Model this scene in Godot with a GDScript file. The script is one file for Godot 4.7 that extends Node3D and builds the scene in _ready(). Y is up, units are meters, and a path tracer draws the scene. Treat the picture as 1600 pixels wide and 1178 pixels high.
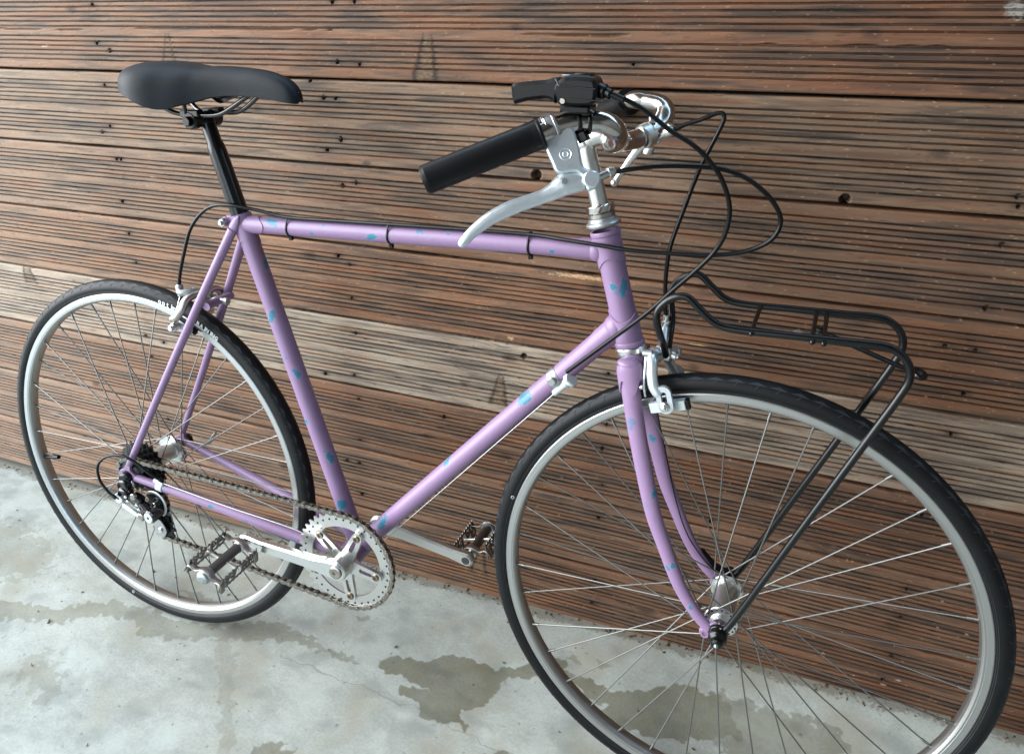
extends Node3D

var rng := RandomNumberGenerator.new()
var mats := {}
var bike: Node3D
var steer := Transform3D()

const HEAD_LOW := Vector3(0.8573, 0.3607, 0)
const HEAD_TOP := Vector3(0.8175, 0.508, 0)
const AXLE := Vector3(1.0074, 0, 0)
const BRACKET := Vector3(0.4264, -0.0672, 0)


func _ready() -> void:
	rng.seed = 7
	set_camera_and_light()
	make_materials()
	build_floor()
	build_wall()
	build_shade_roof()
	build_bicycle()
	build_litter()


func set_camera_and_light() -> void:
	var cam := Camera3D.new()
	cam.name = "camera"
	cam.projection = Camera3D.PROJECTION_FRUSTUM
	cam.near = 0.05
	cam.far = 200.0
	var f := 1210.55
	cam.size = cam.near * 1178.0 / f
	cam.frustum_offset = Vector2(5.9 / f, -175.48 / f) * cam.near
	cam.transform = Transform3D(Basis(Vector3(0.9305, -0.0179, -0.366), Vector3(-0.1126, 0.9365, -0.3321), Vector3(0.3487, 0.3503, 0.8693)).orthonormalized(), Vector3(1.0498, 1.1507, 1.0931))
	add_child(cam)
	cam.current = true
	var sky_mat := ProceduralSkyMaterial.new()
	sky_mat.sky_top_color = Color(0.70, 0.86, 0.99)
	sky_mat.sky_horizon_color = Color(0.79, 0.91, 0.99)
	sky_mat.sky_curve = 0.2
	sky_mat.ground_bottom_color = Color(0.45, 0.44, 0.42)
	sky_mat.ground_horizon_color = Color(0.6, 0.6, 0.58)
	var sky := Sky.new()
	sky.sky_material = sky_mat
	var env := Environment.new()
	env.background_mode = Environment.BG_SKY
	env.sky = sky
	env.background_energy_multiplier = 1.0
	env.tonemap_mode = Environment.TONE_MAPPER_LINEAR
	env.tonemap_exposure = 7.2
	env.sdfgi_enabled = true
	env.ssao_enabled = true
	env.ssil_enabled = true
	var we := WorldEnvironment.new()
	we.name = "world"
	we.environment = env
	add_child(we)
	var sun := DirectionalLight3D.new()
	sun.name = "overcast_sun"
	sun.light_energy = 0.36
	sun.light_angular_distance = 60.0
	sun.light_color = Color(0.96, 0.98, 1.0)
	sun.shadow_enabled = true
	sun.look_at_from_position(Vector3(-3.2, 2.0, 1.8), Vector3(0.2, 0.4, 0.0))
	add_child(sun)


# ---------------------------------------------------------------- helpers

func mat(key: String, col: Color, rough: float, metal := 0.0, coat := 0.0) -> StandardMaterial3D:
	var m := StandardMaterial3D.new()
	m.resource_name = key
	m.albedo_color = col
	m.roughness = rough
	m.metallic = metal
	if coat > 0.0:
		m.clearcoat_enabled = true
		m.clearcoat = coat
		m.clearcoat_roughness = 0.15
	mats[key] = m
	return m


func noise(sd: int, freq: float, oct := 3) -> FastNoiseLite:
	var n := FastNoiseLite.new()
	n.noise_type = FastNoiseLite.TYPE_SIMPLEX_SMOOTH
	n.seed = sd
	n.frequency = freq
	n.fractal_octaves = oct
	return n


func make_materials() -> void:
	mat("paint", Color(0.515, 0.415, 0.54), 0.48, 0.0, 0.14)
	mat("rubber", Color(0.05, 0.062, 0.072), 0.52)
	mat("rubber_side", Color(0.07, 0.075, 0.08), 0.62)
	mat("rubber_mark", Color(0.10, 0.125, 0.145), 0.6)
	mat("grip", Color(0.028, 0.038, 0.046), 0.40)
	mat("black_plastic", Color(0.025, 0.03, 0.036), 0.34)
	mat("black_gloss", Color(0.02, 0.022, 0.025), 0.2, 0.0, 0.5)
	mat("black_satin", Color(0.022, 0.025, 0.028), 0.3, 0.0, 0.3)
	mat("saddle", Color(0.062, 0.092, 0.118), 0.55)
	mat("cable", Color(0.02, 0.022, 0.025), 0.3)
	mat("chrome", Color(0.72, 0.70, 0.68), 0.17, 1.0)
	mat("alloy", Color(0.80, 0.80, 0.79), 0.32, 1.0)
	mat("alloy_bright", Color(0.88, 0.88, 0.88), 0.22, 1.0)
	mat("alloy_dull", Color(0.66, 0.67, 0.67), 0.42, 1.0)
	mat("lever_alloy", Color(0.84, 0.87, 0.89), 0.30, 0.75)
	mat("steel", Color(0.62, 0.60, 0.57), 0.35, 1.0)
	mat("dark_steel", Color(0.36, 0.36, 0.36), 0.36, 1.0)
	mat("chain", Color(0.55, 0.53, 0.50), 0.34, 1.0)
	mat("pedal_steel", Color(0.43, 0.42, 0.41), 0.42, 1.0)
	mat("rim_alloy", Color(0.66, 0.66, 0.65), 0.42, 1.0)
	mat("brake_track", Color(0.74, 0.74, 0.735), 0.34, 1.0)
	mat("hub_alloy", Color(0.82, 0.82, 0.81), 0.36, 1.0)
	mat("spoke", Color(0.50, 0.50, 0.49), 0.5, 1.0)
	mat("brass", Color(0.52, 0.47, 0.40), 0.4, 1.0)
	mat("white_print", Color(0.82, 0.84, 0.83), 0.6)
	mat("pale_plastic", Color(0.72, 0.76, 0.76), 0.45)
	mat("reflector", Color(0.62, 0.66, 0.68), 0.35)
	for key in ["rubber", "grip", "black_plastic", "black_satin", "cable", "saddle"]:
		mats[key].metallic_specular = 0.36
	# dust on the tyres and the grips
	for key in ["rubber", "grip"]:
		var dt := NoiseTexture2D.new()
		dt.width = 256
		dt.height = 256
		dt.seamless = true
		dt.noise = noise(61, 0.02, 5)
		var dr := Gradient.new()
		dr.set_color(0, Color(0.45, 0.45, 0.46))
		dr.set_color(1, Color(1, 1, 1))
		dt.color_ramp = dr
		mats[key].albedo_texture = dt
		mats[key].uv1_triplanar = true
		mats[key].uv1_scale = Vector3(5, 5, 5)
	# brushed streaks on the rims and the chainring
	for key in ["alloy", "alloy_dull", "lever_alloy"]:
		var t := NoiseTexture2D.new()
		t.width = 256
		t.height = 256
		t.seamless = true
		t.noise = noise(11, 0.03, 4)
		var ramp := Gradient.new()
		ramp.set_color(0, Color(0.72, 0.72, 0.72))
		ramp.set_color(1, Color(1, 1, 1))
		t.color_ramp = ramp
		mats[key].roughness_texture = t
		mats[key].roughness_texture_channel = BaseMaterial3D.TEXTURE_CHANNEL_GREEN
		mats[key].roughness *= 1.2
		mats[key].uv1_triplanar = true
		mats[key].uv1_scale = Vector3(14, 14, 14)


func begin() -> SurfaceTool:
	var st := SurfaceTool.new()
	st.begin(Mesh.PRIMITIVE_TRIANGLES)
	st.set_uv(Vector2.ZERO)
	return st


func smooth(st: SurfaceTool, on: bool) -> void:
	st.set_smooth_group(0 if on else -1)


func quad(st: SurfaceTool, a: Vector3, b: Vector3, c: Vector3, d: Vector3) -> void:
	for p in [a, b, c, a, c, d]:
		st.add_vertex(p)


func tri(st: SurfaceTool, a: Vector3, b: Vector3, c: Vector3) -> void:
	st.add_vertex(a)
	st.add_vertex(b)
	st.add_vertex(c)


func add(parent: Node3D, called: String, st: SurfaceTool, m: Material, at := Transform3D()) -> MeshInstance3D:
	st.generate_normals()
	var o := MeshInstance3D.new()
	o.name = called
	o.mesh = st.commit()
	o.material_override = m
	o.transform = at
	parent.add_child(o, true)
	return o


func add_mesh(parent: Node3D, called: String, mesh: Mesh, m: Material, at := Transform3D()) -> MeshInstance3D:
	var o := MeshInstance3D.new()
	o.name = called
	o.mesh = mesh
	o.material_override = m
	o.transform = at
	parent.add_child(o, true)
	return o


func part(parent: Node3D, called: String, at := Transform3D()) -> Node3D:
	var o := Node3D.new()
	o.name = called
	o.transform = at
	parent.add_child(o, true)
	return o


func curve(pts: Array, per := 8, closed := false) -> Array:
	var out := []
	var n := pts.size()
	for i in (n if closed else n - 1):
		var p0: Vector3 = pts[(i - 1 + n) % n] if closed else pts[maxi(i - 1, 0)]
		var p1: Vector3 = pts[i]
		var p2: Vector3 = pts[(i + 1) % n]
		var p3: Vector3 = pts[(i + 2) % n] if closed else pts[mini(i + 2, n - 1)]
		for k in per:
			out.append(p1.cubic_interpolate(p2, p0, p3, float(k) / per))
	if not closed:
		out.append(pts[n - 1])
	return out


# a swept tube; R is a radius or one radius per point; sx, sy flatten it along the ref and cross directions
func tube(st: SurfaceTool, P: Array, R, n := 10, caps := true, sx := 1.0, sy := 1.0, ref := Vector3.ZERO) -> void:
	var rings := []
	var N := ref
	var last_t := Vector3.ZERO
	for i in P.size():
		var T: Vector3 = (P[mini(i + 1, P.size() - 1)] - P[maxi(i - 1, 0)]).normalized()
		if N == Vector3.ZERO:
			N = Vector3.UP if absf(T.y) < 0.8 else Vector3.RIGHT
		if ref != Vector3.ZERO:
			N = ref
		N = (N - T * N.dot(T)).normalized()
		var Bn := T.cross(N)
		var r: float = R[i] if R is Array else R
		var ring := []
		for k in n + 1:
			var a := TAU * k / n
			ring.append(P[i] + (N * cos(a) * sx + Bn * sin(a) * sy) * r)
		rings.append(ring)
		last_t = T
	smooth(st, true)
	var L := 0.0
	var total := 0.0
	for i in P.size() - 1:
		total += P[i].distance_to(P[i + 1])
	for i in P.size() - 1:
		var L2: float = L + P[i].distance_to(P[i + 1])
		var u0 := L / total
		var u1 := L2 / total
		for k in n:
			var v0 := float(k) / n
			var v1 := float(k + 1) / n
			var q := [[rings[i][k], u0, v0], [rings[i + 1][k], u1, v0], [rings[i + 1][k + 1], u1, v1], [rings[i][k], u0, v0], [rings[i + 1][k + 1], u1, v1], [rings[i][k + 1], u0, v1]]
			for e in q:
				st.set_uv(Vector2(e[1], e[2]))
				st.add_vertex(e[0])
		L = L2
	if caps:
		smooth(st, false)
		var last := P.size() - 1
		for k in n:
			tri(st, P[0], rings[0][k], rings[0][k + 1])
			tri(st, P[last], rings[last][k + 1], rings[last][k])


# a turned shape: prof is a list of Vector2(radius, height) going up along axis z of the transform
func lathe(st: SurfaceTool, prof: Array, at: Transform3D, n := 24, sharp := 0.55, from := 0.0, to := TAU) -> void:
	for i in prof.size() - 1:
		var a: Vector2 = prof[i]
		var b: Vector2 = prof[i + 1]
		if a.distance_to(b) < 1e-6:
			continue
		st.set_smooth_group(i + 1 if sharp > 0.0 else 0)
		for k in n:
			var t0 := from + (to - from) * k / n
			var t1 := from + (to - from) * (k + 1) / n
			var p := at * Vector3(a.x * cos(t0), a.x * sin(t0), a.y)
			var q := at * Vector3(b.x * cos(t0), b.x * sin(t0), b.y)
			var r := at * Vector3(b.x * cos(t1), b.x * sin(t1), b.y)
			var s := at * Vector3(a.x * cos(t1), a.x * sin(t1), a.y)
			if b.x > 1e-7:
				tri(st, p, q, r)
			if a.x > 1e-7:
				tri(st, p, r, s)


func lathe_smooth(st: SurfaceTool, prof: Array, at: Transform3D, n := 24) -> void:
	lathe(st, prof, at, n, 0.0)


# frame whose z axis runs along dir
func along(at: Vector3, dir: Vector3, roll := Vector3(0.123, 0.9, 0.2)) -> Transform3D:
	var z := dir.normalized()
	var x := roll - z * roll.dot(z)
	if x.length() < 0.05:
		x = Vector3.RIGHT - z * z.x
	x = x.normalized()
	return Transform3D(Basis(x, z.cross(x), z), at)


func rod(st: SurfaceTool, a: Vector3, b: Vector3, r: float, n := 16, bevel := 0.0) -> void:
	var h := a.distance_to(b)
	var e := bevel if bevel > 0.0 else minf(r * 0.18, h * 0.25)
	lathe(st, [Vector2(0, 0), Vector2(r - e, 0), Vector2(r, e), Vector2(r, h - e), Vector2(r - e, h), Vector2(0, h)], along(a, b - a), n)


func hexnut(st: SurfaceTool, a: Vector3, b: Vector3, r: float) -> void:
	rod(st, a, b, r, 6, r * 0.12)


func ball(st: SurfaceTool, c: Vector3, r: float, n := 12, squash := Vector3.ONE) -> void:
	var prof := []
	for i in n / 2 + 1:
		var a := -PI / 2 + PI * i / (n / 2)
		prof.append(Vector2(maxf(cos(a), 0.0) * r, sin(a) * r))
	lathe_smooth(st, prof, Transform3D(Basis.from_scale(squash), c), n)


# extruded outline with a chamfer; outline lies in xy of the transform, counter-clockwise
func prism(st: SurfaceTool, poly: Array, thick: float, at := Transform3D(), bev := 0.0) -> void:
	var pts := PackedVector2Array(poly)
	if Geometry2D.is_polygon_clockwise(pts):
		pts.reverse()
	var n := pts.size()
	var inner := PackedVector2Array()
	for i in n:
		var e0 := (pts[i] - pts[(i - 1 + n) % n]).normalized()
		var e1 := (pts[(i + 1) % n] - pts[i]).normalized()
		var nn := Vector2(-(e0.y + e1.y), e0.x + e1.x)
		nn = nn.normalized() if nn.length() > 0.01 else Vector2(-e0.y, e0.x)
		inner.append(pts[i] + nn * bev)
	var idx := Geometry2D.triangulate_polygon(inner)
	if idx.is_empty():
		inner = pts
		idx = Geometry2D.triangulate_polygon(pts)
	var h := thick / 2.0
	smooth(st, false)
	for i in range(0, idx.size(), 3):
		var a := inner[idx[i]]
		var b := inner[idx[i + 1]]
		var c := inner[idx[i + 2]]
		if (b - a).cross(c - a) > 0:
			var s := b
			b = c
			c = s
		tri(st, at * Vector3(a.x, a.y, h), at * Vector3(b.x, b.y, h), at * Vector3(c.x, c.y, h))
		tri(st, at * Vector3(a.x, a.y, -h), at * Vector3(c.x, c.y, -h), at * Vector3(b.x, b.y, -h))
	st.set_smooth_group(2)
	for i in n:
		var j := (i + 1) % n
		var lv := [[inner[i], inner[j], -h], [pts[i], pts[j], -h + bev], [pts[i], pts[j], h - bev], [inner[i], inner[j], h]]
		for k in 3:
			if bev == 0.0 and k != 1:
				continue
			st.set_smooth_group(3 + k)
			var lo: Array = lv[k]
			var up: Array = lv[k + 1]
			quad(st, at * Vector3(lo[0].x, lo[0].y, lo[2]), at * Vector3(up[0].x, up[0].y, up[2]), at * Vector3(up[1].x, up[1].y, up[2]), at * Vector3(lo[1].x, lo[1].y, lo[2]))


# a plate between two outlines of the same length (a ring or a slotted plate)
func ring_plate(st: SurfaceTool, outer: Array, inner: Array, thick: float, at := Transform3D()) -> void:
	var n := outer.size()
	var h := thick / 2.0
	for i in n:
		var j := (i + 1) % n
		var a: Vector2 = outer[i]
		var b: Vector2 = outer[j]
		var c: Vector2 = inner[i]
		var d: Vector2 = inner[j]
		smooth(st, false)
		quad(st, at * Vector3(a.x, a.y, h), at * Vector3(c.x, c.y, h), at * Vector3(d.x, d.y, h), at * Vector3(b.x, b.y, h))
		quad(st, at * Vector3(a.x, a.y, -h), at * Vector3(b.x, b.y, -h), at * Vector3(d.x, d.y, -h), at * Vector3(c.x, c.y, -h))
		quad(st, at * Vector3(a.x, a.y, -h), at * Vector3(a.x, a.y, h), at * Vector3(b.x, b.y, h), at * Vector3(b.x, b.y, -h))
		quad(st, at * Vector3(c.x, c.y, h), at * Vector3(c.x, c.y, -h), at * Vector3(d.x, d.y, -h), at * Vector3(d.x, d.y, h))


func block(st: SurfaceTool, size: Vector3, at: Transform3D, bev := 0.0) -> void:
	var x := size.x / 2
	var y := size.y / 2
	prism(st, [Vector2(-x, -y), Vector2(x, -y), Vector2(x, y), Vector2(-x, y)], size.z, at, bev if bev > 0.0 else minf(x, minf(y, size.z / 2)) * 0.2)


func v2(flat: Array, k := 0.001) -> Array:
	var out := []
	for i in range(0, flat.size(), 2):
		out.append(Vector2(flat[i], flat[i + 1]) * k)
	return out


func round2(pts: Array, per := 4) -> Array:
	var q := []
	for p in pts:
		q.append(Vector3(p.x, p.y, 0))
	var out := []
	for p in curve(q, per, true):
		out.append(Vector2(p.x, p.y))
	return out


# an indexed grid mesh; f(i, j) -> [position, uv]
func grid_mesh(nx: int, ny: int, pos: PackedVector3Array, uv: PackedVector2Array) -> ArrayMesh:
	var nrm := PackedVector3Array()
	nrm.resize(nx * ny)
	for i in nx:
		for j in ny:
			var dx := pos[mini(i + 1, nx - 1) * ny + j] - pos[maxi(i - 1, 0) * ny + j]
			var dy := pos[i * ny + mini(j + 1, ny - 1)] - pos[i * ny + maxi(j - 1, 0)]
			nrm[i * ny + j] = dx.cross(dy).normalized()
	var idx := PackedInt32Array()
	idx.resize((nx - 1) * (ny - 1) * 6)
	var w := 0
	for i in nx - 1:
		for j in ny - 1:
			var a := i * ny + j
			for e in [a, a + 1, a + ny + 1, a, a + ny + 1, a + ny]:
				idx[w] = e
				w += 1
	var arr := []
	arr.resize(Mesh.ARRAY_MAX)
	arr[Mesh.ARRAY_VERTEX] = pos
	arr[Mesh.ARRAY_NORMAL] = nrm
	arr[Mesh.ARRAY_TEX_UV] = uv
	arr[Mesh.ARRAY_INDEX] = idx
	var m := ArrayMesh.new()
	m.add_surface_from_arrays(Mesh.PRIMITIVE_TRIANGLES, arr)
	return m


func tag(o: Node3D, label: String, category: String) -> void:
	o.set_meta("label", label)
	o.set_meta("category", category)


func px(data: PackedByteArray, at: int, c: Color) -> void:
	data[at] = int(clampf(c.r, 0, 1) * 255.0)
	data[at + 1] = int(clampf(c.g, 0, 1) * 255.0)
	data[at + 2] = int(clampf(c.b, 0, 1) * 255.0)


# ---------------------------------------------------------------- floor

const FX0 := -1.3
const FZ0 := -0.1
const FW := 3.2
const FD := 1.6


func poly2(flat: Array) -> PackedVector2Array:
	var out := PackedVector2Array()
	for i in range(0, flat.size(), 2):
		out.append(Vector2(flat[i], flat[i + 1]))
	return out


func floor_height(x: float, z: float) -> float:
	return 0.0228 * clampf(x, -0.4, 2.2) * (1.0 - smoothstep(0.0, 0.19, z))


func build_floor() -> void:
	var W := 2048
	var H := 1024
	var stains := [
		[poly2([0.428, 0.21, 0.433, 0.194, 0.459, 0.181, 0.509, 0.176, 0.53, 0.157, 0.554, 0.148, 0.592, 0.143, 0.632, 0.146, 0.677, 0.123, 0.71, 0.099, 0.743, 0.089, 0.752, 0.106, 0.796, 0.117, 0.84, 0.122, 0.889, 0.103, 0.937, 0.075, 0.98, 0.076, 1.021, 0.079, 1.038, 0.106, 1.052, 0.134, 0.98, 0.161, 0.928, 0.177, 0.885, 0.178, 0.843, 0.18, 0.817, 0.172, 0.835, 0.149, 0.805, 0.15, 0.782, 0.133, 0.746, 0.127, 0.694, 0.144, 0.66, 0.156, 0.647, 0.182, 0.644, 0.213, 0.603, 0.253, 0.638, 0.266, 0.633, 0.277, 0.615, 0.267, 0.553, 0.279, 0.54, 0.26, 0.492, 0.249, 0.491, 0.233, 0.541, 0.23, 0.493, 0.216, 0.45, 0.217]), 0.68, 0.007],
		[poly2([-0.9, 0.36, -0.356, 0.344, -0.3, 0.33, -0.24, 0.322, -0.145, 0.265, -0.066, 0.257, 0.024, 0.256, 0.116, 0.232, 0.161, 0.208, 0.184, 0.195, 0.224, 0.2, 0.304, 0.205, 0.397, 0.218, 0.394, 0.226, 0.318, 0.22, 0.264, 0.225, 0.227, 0.234, 0.186, 0.24, 0.141, 0.262, 0.081, 0.284, -0.025, 0.311, -0.044, 0.292, -0.131, 0.297, -0.186, 0.338, -0.314, 0.375, -0.9, 0.44]), 0.42, 0.010],
		[poly2([0.118, 0.271, 0.148, 0.262, 0.2, 0.315, 0.32, 0.46, 0.3, 0.47, 0.2, 0.358]), 0.2, 0.010],
		[poly2([0.325, 0.414, 0.352, 0.398, 0.383, 0.401, 0.392, 0.421, 0.43, 0.45, 0.41, 0.49, 0.44, 0.53, 0.39, 0.55, 0.36, 0.52, 0.37, 0.48, 0.335, 0.45]), 0.6, 0.012],
		[poly2([-0.042, 0.192, 0.001, 0.186, 0.05, 0.195, 0.049, 0.204, 0.004, 0.206]), 0.4, 0.006],
		[poly2([0.97, 0.09, 1.014, 0.071, 1.185, 0.075, 1.213, 0.097, 1.12, 0.2, 1.0, 0.15]), 0.45, 0.012],
		[poly2([-0.9, 0.165, -0.471, 0.166, -0.357, 0.211, -0.345, 0.267, -0.412, 0.301, -0.9, 0.3]), 0.22, 0.03],
		[poly2([-0.193, 0.402, -0.105, 0.415, -0.042, 0.461, -0.073, 0.486, -0.162, 0.465]), 0.25, 0.03],
		[poly2([0.675, 0.295, 0.7, 0.285, 0.74, 0.3, 0.72, 0.34, 0.66, 0.34]), 0.6, 0.008],
		[poly2([0.742, 0.083, 0.76, 0.08, 0.775, 0.088, 0.76, 0.095]), 0.4, 0.005],
		[poly2([0.79, 0.075, 0.81, 0.072, 0.83, 0.08, 0.81, 0.088]), 0.35, 0.005],
		[poly2([0.33, 0.13, 0.36, 0.12, 0.37, 0.132, 0.34, 0.14]), 0.4, 0.008],
	]
	var mask := PackedFloat32Array()
	mask.resize(W * H)
	var na := noise(3, 9.0, 4)
	var nb := noise(4, 9.0, 4)
	for s in stains:
		var P: PackedVector2Array = s[0]
		var lo := P[0]
		var hi := P[0]
		for p in P:
			lo = lo.min(p)
			hi = hi.max(p)
		var x0 := clampi(int((lo.x - 0.03 - FX0) / FW * W), 0, W - 1)
		var x1 := clampi(int((hi.x + 0.03 - FX0) / FW * W), 0, W - 1)
		var y0 := clampi(int((lo.y - 0.03 - FZ0) / FD * H), 0, H - 1)
		var y1 := clampi(int((hi.y + 0.03 - FZ0) / FD * H), 0, H - 1)
		for y in range(y0, y1):
			for x in range(x0, x1):
				var hits := 0
				for q in 4:
					var p := Vector2(FX0 + FW * (x + 0.25 + 0.5 * (q % 2)) / W, FZ0 + FD * (y + 0.25 + 0.5 * (q / 2)) / H)
					p += Vector2(na.get_noise_2d(p.x * 4, p.y * 4), nb.get_noise_2d(p.x * 4, p.y * 4)) * s[2] * 1.6
					if Geometry2D.is_point_in_polygon(p, P):
						hits += 1
				if hits > 0:
					mask[y * W + x] = maxf(mask[y * W + x], s[1] * hits / 4.0)
	var big := noise(21, 1.0, 4)
	var mid := noise(22, 1.0, 3)
	var fine := noise(23, 1.0, 2)
	var ridge := noise(24, 1.0, 3)
	var data := PackedByteArray()
	data.resize(W * H * 3)
	var rough := PackedByteArray()
	rough.resize(W * H)
	for y in H:
		for x in W:
			var wx := FX0 + FW * x / W
			var wz := FZ0 + FD * y / H
			var b := big.get_noise_2d(wx * 2.6, wz * 2.6)
			var m := mid.get_noise_2d(wx * 16, wz * 16)
			var f := fine.get_noise_2d(wx * 130, wz * 130)
			var t := big.get_noise_2d(wx * 5 + 40, wz * 5)
			var sw := mid.get_noise_2d(wx * 5.0 + 2.0 * wz + 3.0 * b, wz * 34.0 - 9.0 * wx)
			var gr := fine.get_noise_2d(wx * 320, wz * 320)
			var g := 0.705 + 0.05 * b + 0.04 * m + 0.04 * f + 0.035 * sw + 0.035 * gr
			var c := Color(g, g * 1.0, g * 0.97)
			# faint brown and grey trowel marks, as on old concrete
			c = c.lerp(Color(0.62, 0.59, 0.53), clampf((t + 0.5 * sw * 0.4 - 0.08) * 1.3, 0, 0.5))
			c = c.lerp(Color(0.80, 0.81, 0.79), clampf((-t - 0.10) * 1.2, 0, 0.4))
			c = c.lerp(Color(0.52, 0.53, 0.52), clampf((ridge.get_noise_2d(wx * 7, wz * 11) - 0.16) * 1.0, 0, 0.4))
			var spot := fine.get_noise_2d(wx * 60 + 9, wz * 60)
			if spot > 0.68:
				c = c.lerp(Color(0.42, 0.41, 0.39), clampf((spot - 0.68) * 6.0, 0, 0.5))
			var w := mask[y * W + x]
			if w > 0.0:
				var k := w * (0.9 + 0.25 * m)
				c = c.lerp(Color(c.r * 0.62, c.g * 0.585, c.b * 0.50), k)
			# dirt blown against the foot of the wall
			var dirt := clampf((0.02 + 0.012 * m + 0.01 * f - wz) * 60.0, 0, 0.45)
			c = c.lerp(Color(0.34, 0.29, 0.23), dirt)
			# two hairline cracks
			var crack := absf(wz - 0.262 - 0.055 * (wx - 0.4) - 0.012 * m - 0.01 * b)
			if crack < 0.0011 and wx > 0.25:
				c = c.lerp(Color(0.45, 0.43, 0.4), 0.3)
			px(data, (y * W + x) * 3, c)
			rough[y * W + x] = int(clampf(0.72 + 0.1 * m - 0.42 * w, 0.1, 1) * 255)
	var img := Image.create_from_data(W, H, false, Image.FORMAT_RGB8, data)
	var rimg := Image.create_from_data(W, H, false, Image.FORMAT_L8, rough)
	var bump := img.duplicate()
	bump.bump_map_to_normal_map(1.2)
	var fm := StandardMaterial3D.new()
	fm.resource_name = "concrete"
	fm.albedo_color = Color(0.85, 0.875, 0.865)
	fm.albedo_texture = ImageTexture.create_from_image(img)
	fm.roughness = 1.0
	fm.roughness_texture = ImageTexture.create_from_image(rimg)
	fm.normal_enabled = true
	fm.normal_texture = ImageTexture.create_from_image(bump)
	fm.normal_scale = 0.8
	var nx := 121
	var ny := 81
	var pos := PackedVector3Array()
	var uv := PackedVector2Array()
	var und := noise(31, 2.0, 2)
	for i in nx:
		for j in ny:
			var x := -3.0 + 7.0 * i / (nx - 1)
			var s := float(j) / (ny - 1)
			var z := -0.05 + 4.0 * s * s + 0.05 * s
			var h := floor_height(x, z) + (0.0012 * und.get_noise_2d(x * 2, z * 2) - 0.0012) * smoothstep(0.0, 0.1, z)
			pos.append(Vector3(x, h, z))
			uv.append(Vector2((x - FX0) / FW, (z - FZ0) / FD))
	# grid winding: x to the right, then z towards the viewer; turned over so that the top faces up
	for i in nx:
		var a := i * ny
		var seg_p := pos.slice(a, a + ny)
		var seg_u := uv.slice(a, a + ny)
		seg_p.reverse()
		seg_u.reverse()
		for j in ny:
			pos[a + j] = seg_p[j]
			uv[a + j] = seg_u[j]
	var o := add_mesh(self, "concrete_floor", grid_mesh(nx, ny, pos, uv), fm)
	o.set_meta("kind", "structure")
	tag(o, "pale trowelled concrete floor with ragged wet patches under the bicycle", "floor")


# ---------------------------------------------------------------- wall of grooved boards

const WX0 := -1.45
const WX1 := 2.15

var hole_list := [-0.187, 1.113, -0.194, 1.048, -0.166, 1.034, -0.195, 0.97, -0.202, 0.893, -0.225, 0.882, -0.202, 0.831, -0.191, 0.831, -0.209, 0.745, -0.208, 0.678, 0.265, 0.993, 0.321, 1.024, 0.362, 1.021, 0.288, 0.966, 0.311, 0.966, 0.314, 0.898, 0.285, 0.878, 0.309, 0.818, 0.336, 0.825, 0.805, 1.032, 0.322, 1.117, 0.362, 1.117, 1.288, 0.818, 1.294, 0.882, 1.297, 0.87, 0.286, 0.688, 0.308, 0.674, 0.306, 0.609, 0.307, 0.539, 0.637, 0.548, 0.783, 0.541, 0.23, 0.441, 0.295, 0.45, 0.3, 0.4, 0.48, 0.397, 0.294, 0.307, 1.286, 0.73, 1.277, 0.537, 1.248, 0.669, 1.284, 0.668, 1.282, 0.602, 0.783, 0.446, 0.777, 0.397, 0.778, 0.324, 0.774, 0.255, 0.964, 0.3]
var hole_more := [0.259, 0.253, 0.287, 0.252, 0.286, 0.179, 1.262, 0.396, 1.262, 0.257, 1.261, 0.2, 1.254, 0.068, 1.26, 0.121, 0.77, 0.115, 0.766, 0.062, -0.204, 0.616, -0.218, 0.449, -0.171, 0.441, -0.212, 0.401, -0.21, 0.31, -0.2, 0.25, -0.2, 0.16, -0.72, 0.5, -0.71, 0.36]
var knot_list := [0.48, 1.02, 24, -0.028, 1.035, 14.6, -0.241, 1.106, 12, 1.103, 1.075, 12, 0.61, 0.541, 13, 0.59, 0.474, 15, 0.226, 0.681, 13, -0.535, 0.56, 16, 0.523, 0.474, 9, 0.6, 0.34, 13, 0.851, 0.998, 7, 0.923, 0.711, 9, 0.918, 0.577, 10, 1.112, 0.372, 14, 0.15, 0.942, 11, 0.866, 0.077, 14, 0.54, 0.09, 15.5, 1.252, 0.18, 13, 0.598, 0.277, 10, -0.162, 0.109, 12, 0.757, 0.689, 12, 0.982, 0.768, 10, -0.031, 0.598, 9, 0.879, 0.652, 10, 0.1, 0.2, 14, 0.95, 0.21, 14, -0.4, 0.3, 12, 0.63, 1.08, 9, 0.36, 0.86, 8, 1.2, 0.93, 12]


var pale_list := [[1.252, 1.104, 13.0, 13.0, Color(0.60, 0.62, 0.61)], [0.735, 0.704, 62.0, 3.5, Color(0.78, 0.66, 0.50)], [0.613, 0.578, 7.0, 3.0, Color(0.80, 0.70, 0.52)], [0.92, 0.616, 18.0, 1.6, Color(0.78, 0.64, 0.42)], [-0.12, 0.80, 9.0, 2.0, Color(0.82, 0.76, 0.68)], [1.06, 0.66, 7.0, 5.0, Color(0.50, 0.46, 0.42)], [1.275, 0.075, 4.0, 2.5, Color(0.8, 0.76, 0.7)], [1.21, 0.06, 3.0, 2.0, Color(0.8, 0.76, 0.7)], [1.16, 0.09, 3.0, 2.0, Color(0.8, 0.76, 0.7)], [1.31, 0.25, 3.0, 2.0, Color(0.8, 0.76, 0.7)], [-0.33, 1.04, 10.0, 2.5, Color(0.8, 0.74, 0.66)]]


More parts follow.
